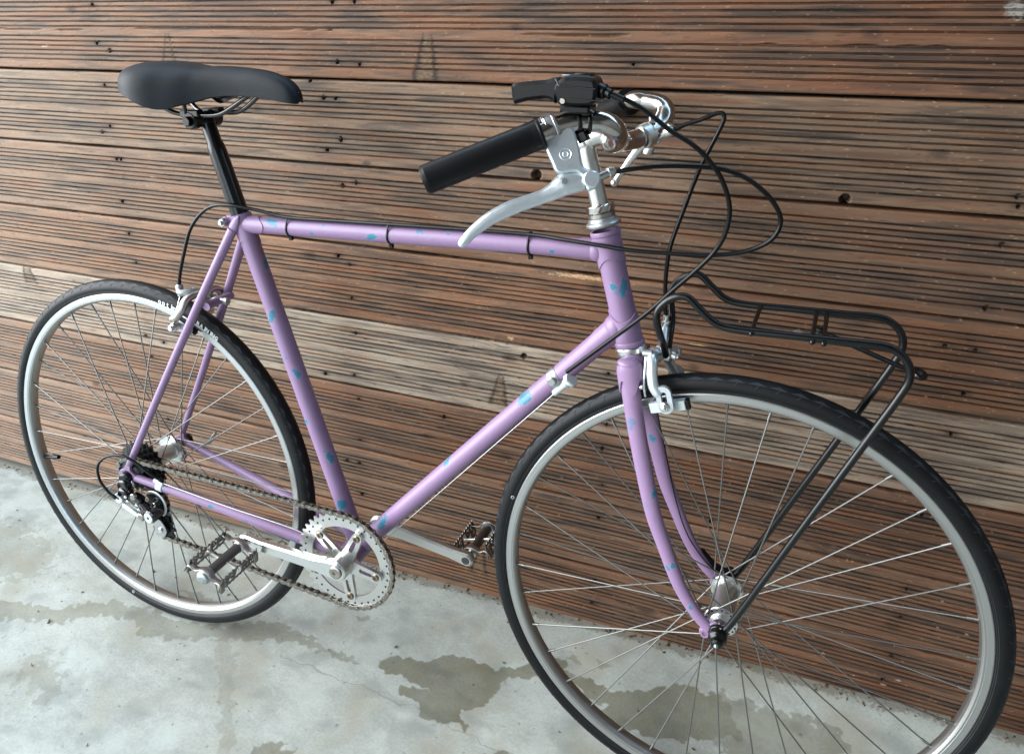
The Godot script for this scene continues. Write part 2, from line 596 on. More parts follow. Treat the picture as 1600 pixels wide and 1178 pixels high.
func board_texture(sd: int, base: Color, grey: float, y0: float, h: float) -> Array:
	var W := 2048
	var H := 128
	var ga := noise(sd, 1.0, 3)
	var gb := noise(sd + 1, 1.0, 2)
	var gc := noise(sd + 2, 1.0, 3)
	var gd := noise(sd + 3, 1.0, 2)
	var knots := []
	for i in range(0, knot_list.size(), 3):
		if knot_list[i + 1] > y0 - 0.01 and knot_list[i + 1] < y0 + h + 0.01:
			knots.append(Vector3((knot_list[i] - WX0) * 1000, (knot_list[i + 1] - y0) * 1000, knot_list[i + 2]))
	var spots := []
	for L in [hole_list, hole_more]:
		for i in range(0, L.size(), 2):
			if L[i + 1] > y0 and L[i + 1] < y0 + h:
				spots.append(Vector2((L[i] - WX0) * 1000, (L[i + 1] - y0) * 1000))
	var data := PackedByteArray()
	data.resize(W * H * 3)
	var mmx := (WX1 - WX0) * 1000 / W
	var mmy := h * 1000 / H
	var dark := Color(0.20, 0.135, 0.10)
	var pale := Color(0.66, 0.50, 0.36)
	var silver := Color(0.62, 0.575, 0.52)
	for x in W:
		var X := x * mmx
		var near := []
		for k in knots:
			if absf(X - k.x) < k.z * 6.0:
				near.append(k)
		var near_spots := []
		for s in spots:
			if absf(X - s.x) < 30:
				near_spots.append(s)
		var blot := gc.get_noise_2d(X * 0.0042, 3.0)
		var stud := exp(-pow((fposmod(X + WX0 * 1000.0 + 205.0 + 245.0, 490.0) - 245.0) / 30.0, 2))
		for y in H:
			var Y := (H - 0.5 - y) * mmy
			var yy := Y
			var core := 0.0
			var rim := 0.0
			var smudge := 0.0
			for k in near:
				var dx: float = (X - k.x) / k.z
				var dy: float = (Y - k.y) / k.z
				var e := exp(-dx * dx * 0.35)
				yy += k.z * 0.55 * e * (dy / (0.5 + absf(dy)))
				if k.z >= 14.5:
					# a spike knot: a wedge across the board, wide below, with dark torn edges
					var run := clampf((2.0 - dy) / 4.0, 0.0, 1.0)
					var wid := 0.28 + 0.75 * run
					var wav := 0.22 * gd.get_noise_2d(k.x + Y * 0.16, X * 0.03) + 0.10 * gd.get_noise_2d(X * 0.3, Y * 0.5)
					var d := absf(dx + 0.5 * (run - 0.5) * (1.0 if int(k.x) % 2 == 0 else -1.0)) / wid + wav
					var fade := (1.0 - smoothstep(1.7, 2.3, absf(dy))) * clampf(0.85 + 0.6 * gd.get_noise_2d(k.x, Y * 0.07), 0.2, 1.0)
					core = maxf(core, (1.0 - smoothstep(0.75, 0.95, d)) * fade)
					rim = maxf(rim, exp(-pow((d - 1.0) / 0.22, 2)) * fade)
				else:
					var d := sqrt(dx * dx * 0.5 + dy * dy * 1.6) + 0.3 * gd.get_noise_2d(X * 0.15, Y * 0.2)
					smudge = maxf(smudge, 1.0 - smoothstep(0.15, 1.1, d))
			var g1 := ga.get_noise_2d(X * 0.0032, yy * 0.16)
			var g2 := gb.get_noise_2d(X * 0.012, yy * 0.75)
			var g3 := gb.get_noise_2d(X * 0.05 + 300, yy * 1.3)
			var b2 := gc.get_noise_2d(X * 0.0045 + 70, Y * 0.055)
			var b3 := gc.get_noise_2d(X * 0.0028 + 500, Y * 0.045 + 40)
			var c := base
			var t := 0.66 * g1 + 0.13 * g2 + 0.12 * g3
			if t > 0:
				c = c.lerp(pale, minf(t * 0.75, 0.6))
			else:
				c = c.lerp(dark, minf(-t * 0.75, 0.6))
			c = c.lerp(silver, clampf(grey + 0.35 * blot + 0.25 * b2, 0, 0.85))
			c = c.lerp(Color(0.15, 0.135, 0.13), clampf((b2 + 0.45 * g1 - 0.13) * 1.4, 0, 0.55) * (1.0 - 0.55 * grey))
			c = c.lerp(Color(0.17, 0.15, 0.14), clampf((b3 + 0.40 * g1 - 0.13) * 1.3, 0, 0.5) * (1.0 - 0.55 * grey))
			# grime held by the grooved bands, the plain bands worn to a redder brown
			var fy := Y / (h * 1000.0)
			var band := smoothstep(0.10, 0.13, fy) - smoothstep(0.435, 0.465, fy) + smoothstep(0.535, 0.565, fy) - smoothstep(0.87, 0.90, fy)
			c = c.lerp(Color(0.27, 0.215, 0.18), 0.20 * band * clampf(0.6 + 1.5 * b2, 0, 1.4))
			c = c.lerp(Color(0.53, 0.36, 0.24), (1.0 - band) * clampf(0.16 + 0.5 * blot, 0, 0.34) * (1.0 - grey))
			c = c.lerp(Color(0.46, 0.27, 0.17), clampf((-b2 - 0.12 + 0.3 * g1) * 0.9, 0, 0.3))
			c = c.lerp(dark, 0.12 * stud)
			# left-to-right fall of light put into the colour: darker right, paler left
			var side_shade := smoothstep(0.1, 1.6, WX0 + X * 0.001 + 0.5 * blot) * (1.0 - 0.25 * grey)
			c = c.lerp(Color(c.r * 0.60, c.g * 0.55, c.b * 0.52), side_shade * 0.58)
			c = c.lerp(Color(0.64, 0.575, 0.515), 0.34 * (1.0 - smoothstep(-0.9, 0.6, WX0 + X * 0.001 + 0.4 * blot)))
			if core > 0:
				var rings := clampf(0.5 + 0.9 * gd.get_noise_2d(X * 0.09, Y * 0.55), 0, 1)
				c = c.lerp(Color(0.53, 0.44, 0.33).lerp(Color(0.26, 0.20, 0.15), rings), core * 0.7)
			if smudge > 0:
				c = c.lerp(Color(0.20, 0.15, 0.12), smudge * 0.6)
			if rim > 0:
				c = c.lerp(Color(0.13, 0.10, 0.08), rim * 0.8)
			for s in near_spots:
				var dd := Vector2((X - s.x) * 0.45, Y - s.y).length()
				if dd < 12:
					c = c.lerp(Color(0.13, 0.10, 0.085), 0.6 * exp(-dd * dd / 16.0))
			# short dark checks along the grain
			var ck := gb.get_noise_2d(X * 0.02 + 900, yy * 0.9)
			if ck > 0.55:
				c = c.lerp(Color(0.15, 0.11, 0.09), minf((ck - 0.55) * 3.0, 0.5))
			# splinters and flecks torn pale
			var fl := gd.get_noise_2d(X * 0.07 + 50, Y * 0.5)
			if fl > 0.70:
				c = c.lerp(Color(0.80, 0.66, 0.48), 0.65)
			# pale patches of torn fibre and old filler
			for q in pale_list:
				var qx: float = (X - (q[0] - WX0) * 1000.0) / q[2]
				var qy: float = (Y - (q[1] - y0) * 1000.0) / q[3]
				var qd: float = qx * qx + qy * qy
				if qd < 1.6:
					qd += 0.9 * gd.get_noise_2d(X * 0.12, Y * 0.5)
					if qd + 0.8 * gd.get_noise_2d(X * 0.35, Y * 0.35) < 0.75:
						c = c.lerp(q[4], 0.7)
			px(data, (y * W + x) * 3, c)
	var img := Image.create_from_data(W, H, false, Image.FORMAT_RGB8, data)
	var bump := img.duplicate()
	bump.bump_map_to_normal_map(2.5)
	return [ImageTexture.create_from_image(img), ImageTexture.create_from_image(bump)]


func build_wall() -> void:
	var wall := part(self, "board_wall")
	tag(wall, "weathered brown wall of long horizontal grooved boards behind the bicycle", "wall")
	var seams := [1.4235, 1.2805, 1.1374, 0.9943, 0.8515, 0.7088, 0.5661, 0.4243, 0.2838, 0.1441, 0.0025]
	var base := [Color(0.48, 0.36, 0.265), Color(0.48, 0.36, 0.265), Color(0.475, 0.34, 0.25), Color(0.49, 0.395, 0.31), Color(0.465, 0.36, 0.28), Color(0.495, 0.36, 0.265), Color(0.65, 0.59, 0.505), Color(0.455, 0.335, 0.255), Color(0.475, 0.36, 0.28), Color(0.455, 0.33, 0.245)]
	var grey := [0.1, 0.1, 0.06, 0.22, 0.14, 0.08, 0.6, 0.08, 0.16, 0.10]
	var tex := []
	for i in 10:
		var top: float = seams[i]
		var low: float = seams[i + 1] + 0.0045
		var h := top - low
		var T: Array
		if i < 2:
			T = []
		else:
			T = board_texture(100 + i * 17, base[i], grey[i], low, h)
		tex.append(T)
		if i < 2:
			continue
	for i in 10:
		var top: float = seams[i]
		var low: float = seams[i + 1] + 0.0045
		var h := top - low
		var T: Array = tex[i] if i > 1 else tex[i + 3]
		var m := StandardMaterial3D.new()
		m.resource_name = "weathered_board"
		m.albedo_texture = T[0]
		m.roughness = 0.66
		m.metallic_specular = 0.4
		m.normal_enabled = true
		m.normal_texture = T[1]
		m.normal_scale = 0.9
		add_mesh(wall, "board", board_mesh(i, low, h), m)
	var st := begin()
	block(st, Vector3(WX1 - WX0 - 0.01, 1.42, 0.02), Transform3D(Basis(), Vector3((WX0 + WX1) / 2, 0.712, -0.05)), 0.002)
	var dark := mat("dark_backing", Color(0.12, 0.1, 0.09), 0.9)  # unseen dark sheet added so the gaps between boards read dark
	add(wall, "dark_backing", st, dark)


# splits along the grain: from x, to x, from y, to y, half width
var splits := [[0.635, 0.79, 1.0700, 1.0690, 0.0016], [-0.9, -0.22, 1.0725, 1.0700, 0.0009], [-0.1, 0.42, 1.0725, 1.0745, 0.0010], [0.95, 1.30, 1.0600, 1.0590, 0.0009], [1.06, 1.26, 0.1480, 0.1430, 0.0045], [0.40, 0.66, 0.3500, 0.3470, 0.0008], [0.62, 0.83, 0.3450, 0.3480, 0.0008], [0.85, 1.05, 0.7640, 0.7620, 0.0008], [1.0, 1.2, 0.3050, 0.3030, 0.0008]]


func board_mesh(index: int, low: float, h: float) -> ArrayMesh:
	var holes := []
	if index > 1:
		for L in [hole_list, hole_more]:
			for i in range(0, L.size(), 2):
				if L[i + 1] > low and L[i + 1] < low + h:
					holes.append([L[i], L[i + 1] - low, rng.randf_range(0.0026, 0.0042), 0.008])
		for b in [[0.661, 0.863, 0.0085, 0.02], [1.098, 0.862, 0.0075, 0.022], [0.637, 0.548, 0.006, 0.01]]:
			if b[1] > low and b[1] < low + h:
				holes.append([b[0], b[1] - low, b[2], b[3]])
	var xs := []
	var x := WX0
	while x <= WX1 + 0.001:
		xs.append(x)
		x += 0.015
	for hh in holes:
		for k in range(-7, 8):
			xs.append(hh[0] + hh[2] * 1.35 * k / 7.0)
	xs.sort()
	var ys := []
	var edge := [[0.0, -0.02], [0.0, -0.0025], [0.0007, -0.0009], [0.0025, 0.0]]
	for e in edge:
		ys.append([e[0], e[1], false])
	for band in [[0.13, 0.435], [0.565, 0.87]]:
		for k in 6:
			var c: float = h * lerpf(band[0], band[1], k / 5.0)
			for e in [[-0.0017, 0.0], [-0.00169, 0.0], [-0.00112, -0.0070], [-0.00111, -0.0070], [0.00111, -0.0070], [0.00112, -0.0070], [0.00169, 0.0], [0.0017, 0.0]]:
				ys.append([c + e[0], e[1], true])
	var yk := 0.004
	while yk < h - 0.004:
		var clash := false
		for e in ys:
			if absf(e[0] - yk) < 0.0011:
				clash = true
		if not clash:
			var in_groove := false
			for band in [[0.13, 0.435], [0.565, 0.87]]:
				for k in 6:
					if absf(yk - h * lerpf(band[0], band[1], k / 5.0)) < 0.0022:
						in_groove = true
			if not in_groove:
				ys.append([yk, 0.0, false])
		yk += 0.0016
	edge.reverse()
	for e in edge:
		ys.append([h - e[0], e[1], false])
	ys.sort_custom(func(a, b): return a[0] < b[0] if absf(a[0] - b[0]) > 1e-6 else (a[1] < b[1] if a[0] < h / 2 else a[1] > b[1]))
	var nz := noise(500 + index, 1.0, 3)
	var ny := ys.size()
	var nx := xs.size()
	var pos := PackedVector3Array()
	var uv := PackedVector2Array()
	pos.resize(nx * ny)
	uv.resize(nx * ny)
	var lean := rng.randf_range(-0.0008, 0.0008)
	for i in nx:
		var X: float = xs[i]
		var wob := 0.0012 * nz.get_noise_2d(X * 3.0, 1.0)
		var proud := 0.0010 * nz.get_noise_2d(X * 1.5, 9.0)
		for j in ny:
			var Y: float = ys[j][0]
			var z: float = ys[j][1]
			var y := Y
			if ys[j][2]:
				y += 0.0005 * nz.get_noise_2d(X * 9.0, Y * 40.0)
				z *= 0.85 + 0.3 * nz.get_noise_2d(X * 4.0, Y * 90.0)
			else:
				z += 0.0004 * nz.get_noise_2d(X * 14.0, Y * 300.0)
			if Y <= 0.0026 or Y >= h - 0.0026:
				y += wob
				z += 0.0004 * nz.get_noise_2d(X * 30.0, Y * 9.0)
			z += proud + lean
			for hh in holes:
				if absf(X - hh[0]) < 0.02:
					var d: float = Vector2(X - hh[0], Y - hh[1]).length() / hh[2]
					if d < 1.0:
						z = minf(z, -hh[3] * (1.0 - smoothstep(0.72, 1.0, d)))
			for cr in splits:
				if X > cr[0] and X < cr[1]:
					var t: float = (X - cr[0]) / (cr[1] - cr[0])
					var mid: float = lerpf(cr[2], cr[3], t) - low + 0.0012 * nz.get_noise_2d(X * 25.0, 3.0)
					if absf(Y - mid) < cr[4] * (0.45 + 0.55 * sin(PI * t)):
						z = minf(z, -0.006)
			pos[i * ny + j] = Vector3(X, low + y, z)
			uv[i * ny + j] = Vector2((X - WX0) / (WX1 - WX0), 1.0 - Y / h)
	return grid_mesh(nx, ny, pos, uv)


# unseen roof and walls added to shade the right-hand end of the wall
func build_shade_roof() -> void:
	var o := part(self, "added_shade_roof")
	tag(o, "timber roof with side and back, added unseen to shade the right, open to the left", "roof")
	var timber := mat("timber", Color(0.38, 0.38, 0.375), 0.8)
	var st := begin()
	block(st, Vector3(3.2, 0.06, 3.9), Transform3D(Basis(), Vector3(1.35, 2.45, 1.9)), 0.01)
	add(o, "added_deck", st, timber)
	st = begin()
	block(st, Vector3(0.06, 2.4, 3.6), Transform3D(Basis(), Vector3(2.2, 1.21, 1.81)), 0.01)
	add(o, "added_side", st, timber)
	st = begin()
	block(st, Vector3(1.6, 2.4, 0.06), Transform3D(Basis(), Vector3(1.75, 1.21, 3.7)), 0.01)
	add(o, "added_back", st, timber)
	for z in [0.6, 1.8, 3.0]:
		st = begin()
		block(st, Vector3(3.1, 0.12, 0.07), Transform3D(Basis(), Vector3(1.35, 2.358, z)), 0.004)
		add(o, "added_rafter", st, timber)


# ---------------------------------------------------------------- bicycle

func chip_texture(sd: int, chips: Array, length_mm: float, girth_mm: float) -> StandardMaterial3D:
	var W := 1024
	var H := 128
	var n1 := noise(sd, 1.0, 3)
	var n2 := noise(sd + 1, 1.0, 2)
	var img := Image.create(W, H, false, Image.FORMAT_RGB8)
	var base := Color(0.515, 0.415, 0.54)
	for x in W:
		for y in H:
			var X := length_mm * x / W
			var Y := girth_mm * y / H
			var c := base
			var s := n2.get_noise_2d(X * 0.035, Y * 0.09)
			c = c.lerp(Color(0.475, 0.385, 0.525), clampf(s * 0.5, 0, 0.3))
			if n1.get_noise_2d(X * 0.6 + 33, Y * 0.6) > 0.66:
				c = c.lerp(Color(0.45, 0.39, 0.50), 0.5)
			for k in chips:
				var dx: float = X - k[0] * length_mm
				var dy: float = Y - k[1] * girth_mm
				if dy > girth_mm / 2:
					dy -= girth_mm
				if dy < -girth_mm / 2:
					dy += girth_mm
				var r: float = k[2] * 0.62
				var sk: float = 0.6 * sin(k[0] * 77.0 + k[1] * 31.0)
				var d: float = Vector2(dx * 0.85 + dy * sk, dy * 1.3).length() / r + 0.6 * n1.get_noise_2d(dx * 0.07 + k[0] * 190, dy * 0.09 + k[1] * 150) + 0.5 * n1.get_noise_2d(dx * 0.3 + k[1] * 90, dy * 0.42)
				var full: float = k[3] if k.size() > 3 else 1.0
				if d < 0.95:
					var hole := n1.get_noise_2d(dx * 0.5 + 7, dy * 0.5 + k[0] * 31)
					var a := clampf((0.95 - d) * 5.0, 0, 1) * full * (0.5 if hole > 0.3 else 1.0)
					c = c.lerp(Color(0.07, 0.38, 0.48).lerp(Color(0.14, 0.48, 0.57), clampf(0.5 + hole, 0, 1)), a)
				elif d < 1.12:
					c = c.lerp(Color(0.60, 0.53, 0.65), 0.5 * full)
			img.set_pixel(x, y, c)
	var m: StandardMaterial3D = mats["paint"].duplicate()
	m.resource_name = "chipped_paint"
	m.albedo_color = Color.WHITE
	m.albedo_texture = ImageTexture.create_from_image(img)
	return m


func painted_tube(parent: Node3D, called: String, a: Vector3, b: Vector3, r: float, m: Material) -> void:
	var st := begin()
	var P := []
	for i in 13:
		P.append(a.lerp(b, i / 12.0))
	tube(st, P, r, 32, false, 1, 1, Vector3(0, 0, 1))
	add(parent, called, st, m)


func build_bicycle() -> void:
	bike = part(self, "bicycle", Transform3D(Basis(Vector3(1, 0, 0.0005), Vector3(0, 0.9973, -0.0730), Vector3(-0.0005, 0.0730, 0.9973)).orthonormalized(), Vector3(0, 0.3391, 0.2189)))
	tag(bike, "lavender road bicycle with chipped paint and black front rack leaning by the board wall", "bicycle")
	var axis := Vector3(-0.2605, 0.9655, 0).normalized()
	var pivot := Vector3(0.9582, -0.0133, 0)
	var rot := Basis(axis, -0.0068)
	steer = Transform3D(rot, pivot - rot * pivot)
	build_frame()
	build_fork(axis)
	build_wheel("front_wheel", steer * Transform3D(Basis(), AXLE), true)
	build_wheel("rear_wheel", Transform3D(Basis(), Vector3(0.002, -0.001, 0)), false)
	build_saddle()
	build_cockpit(axis)
	build_cables()
	build_rack()
	build_brakes()
	build_drivetrain()
	build_derailleur()


func build_frame() -> void:
	var f := part(bike, "frame")
	var seat_top := Vector3(0.2434, 0.4766, 0)
	var seat_lug := Vector3(0.2485, 0.4615, 0)
	var top_head := Vector3(0.8243, 0.483, 0)
	var down_head := Vector3(0.8488, 0.392, 0)
	var paint: Material = mats["paint"]
	painted_tube(f, "top_tube", seat_lug, top_head, 0.0127, chip_texture(41, [[0.105, 0.884, 15.0], [0.406, 0.026, 13.0], [0.537, 0.87, 10.0, 0.6], [0.665, 0.205, 11.0], [0.872, 0.051, 6.0], [0.613, 0.868, 3.5], [0.264, 0.875, 5.0, 0.5], [0.227, 0.053, 6.0, 0.6]], 576, 80))
	painted_tube(f, "seat_tube", BRACKET, seat_top, 0.0143, chip_texture(51, [[0.853, 0.269, 14.0], [0.714, 0.013, 14.0], [0.541, 0.096, 12.0], [0.401, 0.936, 8.0], [0.285, 0.149, 14.0], [0.141, 0.065, 16.0], [0.592, 0.007, 4.0, 0.5]], 574, 90))
	painted_tube(f, "down_tube", BRACKET, down_head, 0.0143, chip_texture(61, [[0.825, 0.737, 12.0], [0.7, 0.886, 19.0], [0.414, 0.848, 14.0], [0.138, 0.925, 18.0], [0.95, 0.738, 10.0, 0.35], [0.532, 0.737, 5.0, 0.4]], 623, 90))
	painted_tube(f, "head_tube", HEAD_LOW, HEAD_TOP, 0.0168, chip_texture(71, [[0.545, 0.989, 8.0], [0.513, 0.12, 15.0, 0.8], [0.49, 0.04, 12.0, 0.25], [0.812, 0.145, 9.0, 0.8]], 153, 106))
	# head lugs: sleeves with curled edges proud of the tubes
	var up := (HEAD_TOP - HEAD_LOW).normalized()
	for e in [[HEAD_TOP, -1.0, top_head, (seat_lug - top_head).normalized(), 0.0127, 0.045], [HEAD_LOW, 1.0, down_head, (BRACKET - down_head).normalized(), 0.0143, 0.05]]:
		var st := begin()
		var c: Vector3 = e[0]
		var s: float = e[1]
		lug_sleeve(st, c, up * s, 0.0182, 0.040, 0.010, e[3])
		lug_sleeve(st, e[2] + e[3] * 0.008, e[3], e[4] + 0.0012, e[5] - 0.008, 0.014, Vector3(0, 0, 1))
		ball(st, e[2] + e[3] * 0.014, e[4] + 0.0035, 20)
		add(f, "head_lug", st, paint)
		st = begin()
		lathe(st, [Vector2(0.0165, 0), Vector2(0.0192, 0.0), Vector2(0.0196, 0.0015), Vector2(0.0196, 0.005), Vector2(0.0188, 0.0065), Vector2(0.0165, 0.0066)], along(c - up * s * 0.001, up * s), 32)
		add(f, "lug_collar", st, paint)
	# seat cluster
	var st2 := begin()
	var sdir := (seat_top - BRACKET).normalized()
	lug_sleeve(st2, seat_top, -sdir, 0.0156, 0.046, 0.008, Vector3(1, 0, 0))
	lug_sleeve(st2, seat_lug + (top_head - seat_lug).normalized() * 0.006, (top_head - seat_lug).normalized(), 0.0138, 0.03, 0.010, Vector3(0, 0, 1))
	rod(st2, seat_top + Vector3(-0.022, -0.012, -0.010), seat_top + Vector3(-0.022, -0.012, 0.010), 0.008, 16)
	block(st2, Vector3(0.016, 0.018, 0.016), along(seat_top + Vector3(-0.014, -0.012, 0), Vector3(0, 0, 1), Vector3(1, 0, 0)), 0.002)
	add(f, "seat_lug", st2, paint)
	var sb := begin()
	hexnut(sb, seat_top + Vector3(-0.0225, -0.0125, 0.010), seat_top + Vector3(-0.0225, -0.0125, 0.018), 0.0068)
	rod(sb, seat_top + Vector3(-0.0225, -0.0125, -0.014), seat_top + Vector3(-0.0225, -0.0125, 0.022), 0.0036)
	add(f, "seat_bolt", sb, mats["alloy_dull"])
	# seat stays with spear-shaped caps, bridge
	for s in [1.0, -1.0]:
		var st := begin()
		var a := Vector3(0.2405, 0.456, 0.0165 * s)
		var b := Vector3(0.0075, 0.0235, 0.0625 * s)
		var P := []
		var R := []
		for i in 15:
			var t := i / 14.0
			P.append(a.lerp(b, t) + Vector3(0, 0, 0.004 * sin(PI * t) * s))
			R.append(lerpf(0.0076, 0.0058, t))
		tube(st, P, R, 16, true)
		var dir := (a - b).normalized()
		tube(st, [a - dir * 0.004, a + dir * 0.006, a + dir * 0.016, a + dir * 0.024], [0.0078, 0.0080, 0.0062, 0.0012], 16, true, 1.0, 0.55, Vector3(0.5, -0.3, 0))
		add(f, "seat_stay", st, chip_texture(81 if s > 0 else 91, [[0.14, 0.62, 14.0, 0.3], [0.60, 0.0, 10.0, 0.18], [0.78, 0.03, 9.0, 0.18]] if s > 0 else [[0.4, 0.2, 6.0, 0.2]], 490, 42))
	var br := begin()
	tube(br, [Vector3(0.186, 0.328, 0.031), Vector3(0.184, 0.3285, 0.0), Vector3(0.1815, 0.327, -0.031)], 0.0068, 14, true)
	add(f, "brake_bridge", br, paint)
	# chain stays
	for s in [1.0, -1.0]:
		var st := begin()
		var P := curve([Vector3(0.418, -0.066, 0.024 * s), Vector3(0.345, -0.0575, 0.031 * s), Vector3(0.23, -0.036, 0.042 * s), Vector3(0.12, -0.0165, 0.053 * s), Vector3(0.018, -0.001, 0.0625 * s)], 5)
		var R := []
		for i in P.size():
			R.append(lerpf(0.0112, 0.0064, float(i) / (P.size() - 1)))
		tube(st, P, R, 18, true)
		add(f, "chain_stay", st, chip_texture(101 if s > 0 else 111, [[0.22, 0.62, 14.0], [0.45, 0.72, 7.0, 0.5], [0.62, 0.78, 10.0, 0.75], [0.86, 0.72, 10.0, 0.6]] if s > 0 else [[0.5, 0.1, 5.0, 0.3]], 408, 55))
		# dropout plate joining both stays
		var d := begin()
		prism(d, v2([-8, 4, -6, -9, 2, -14, 8, -30, 3, -38, -6, -36, -10, -26, -16, -16, -20, -2, -14, 9, -3, 14, 3, 26, 11, 26, 10, 12, 22, 4, 26, -4, 16, -8, 8, -4, 6, 4]), 0.0055, Transform3D(Basis(), Vector3(0, 0, 0.0635 * s)), 0.0009)
		add(f, "dropout", d, paint)
	# bottom bracket shell
	var bb := begin()
	lathe(bb, [Vector2(0.0, -0.034), Vector2(0.0195, -0.034), Vector2(0.0205, -0.033), Vector2(0.0205, 0.033), Vector2(0.0195, 0.034), Vector2(0, 0.034)], Transform3D(Basis(), BRACKET), 32)
	lug_sleeve(bb, BRACKET, (down_head - BRACKET).normalized(), 0.0156, 0.045, 0.012, Vector3(0, 0, 1))
	lug_sleeve(bb, BRACKET, (seat_lug - BRACKET).normalized(), 0.0156, 0.045, 0.012, Vector3(0, 0, 1))
	add(f, "bracket_shell", bb, paint)
	for s in [-1.0, 1.0]:
		var cup := begin()
		rod(cup, BRACKET + Vector3(0, 0, 0.034 * s), BRACKET + Vector3(0, 0, 0.039 * s), 0.0198, 28)
		rod(cup, BRACKET + Vector3(0, 0, 0.038 * s), BRACKET + Vector3(0, 0, 0.056 * s), 0.0085, 20)
		add(f, "bracket_cup", cup, mats["dark_steel"])
	# cable clamps on the down tube and the chain stay
	var dd := (down_head - BRACKET).normalized()
	var cp := BRACKET.lerp(down_head, 0.790)
	var band := begin()
	lathe(band, [Vector2(0.0143, -0.007), Vector2(0.0154, -0.007), Vector2(0.0158, -0.006), Vector2(0.0158, 0.006), Vector2(0.0154, 0.007), Vector2(0.0143, 0.007)], along(cp, dd, Vector3(0, 0, 1)), 36)
	lathe(band, [Vector2(0.0155, 0.0078), Vector2(0.0152, 0.0086), Vector2(0.0143, 0.0086)], along(cp, dd, Vector3(0, 0, 1)), 36)
	rod(band, cp + Vector3(-0.002, 0.001, 0.014), cp + Vector3(-0.002, 0.001, 0.0215), 0.0062, 18)
	add(f, "cable_clamp", band, mats["alloy_dull"])
	var stop := begin()
	var sp := cp + Vector3(0.008, -0.010, 0.013)
	rod(stop, sp - dd * 0.012, sp + dd * 0.010, 0.0046, 16)
	rod(stop, sp + dd * 0.010, sp + dd * 0.014, 0.0062, 16)
	prism(stop, v2([-9, -7, 6, -9, 10, -2, 9, 8, -4, 10, -10, 4]), 0.008, along(sp + dd * 0.021, dd + Vector3(0, 0, 0.25), Vector3(0, 1, 0.6)), 0.0015)
	add(f, "cable_stop", stop, mats["pale_plastic"])
	var ws := begin()
	tube(ws, [sp + dd * 0.01, BRACKET.lerp(down_head, 0.05) + Vector3(0.010, -0.017, 0.010)], 0.0008, 8)
	add(f, "gear_wire", ws, mats["alloy_dull"])
	var cc := begin()
	var cs0 := Vector3(0.068, -0.0085, 0.0575)
	lathe(cc, [Vector2(0.0066, -0.006), Vector2(0.0084, -0.006), Vector2(0.0088, -0.005), Vector2(0.0088, 0.005), Vector2(0.0084, 0.006), Vector2(0.0066, 0.006)], along(cs0, Vector3(0.98, -0.17, -0.1)), 24)
	rod(cc, cs0 + Vector3(-0.010, 0.011, 0.003), cs0 + Vector3(0.010, 0.0085, 0.002), 0.0044, 14)
	add(f, "stay_clamp", cc, mats["pale_plastic"])
	var wr := begin()
	tube(wr, curve([cs0 + Vector3(0.008, 0.0095, 0.003), Vector3(0.2, -0.022, 0.047), Vector3(0.33, -0.040, 0.036), Vector3(0.40, -0.064, 0.030), BRACKET + Vector3(-0.005, -0.022, 0.018)], 5), 0.0010, 8)
	add(f, "gear_wire", wr, mats["alloy_bright"])


# a short sleeve whose far edge runs in a curl
func lug_sleeve(st: SurfaceTool, at: Vector3, dir: Vector3, r: float, length: float, wave: float, ref: Vector3) -> void:
	var T := dir.normalized()
	var N := (ref - T * ref.dot(T)).normalized()
	var Bn := T.cross(N)
	var n := 40
	var rows := 5
	smooth(st, true)
	var ring := func(k: int, j: int) -> Vector3:
		var a := TAU * k / n
		var L := length + wave * (0.6 * cos(2.0 * a) + 0.4 * cos(a))
		var rr := r
		var h := L * minf(j, rows - 1) / (rows - 1)
		if j == rows:
			rr = r - 0.0019
			h = L + 0.0004
		return at + T * h + (N * cos(a) + Bn * sin(a)) * rr
	for j in rows:
		st.set_smooth_group(1 if j < rows - 1 else 2)
		for k in n:
			quad(st, ring.call(k, j), ring.call(k, j + 1), ring.call(k + 1, j + 1), ring.call(k + 1, j))


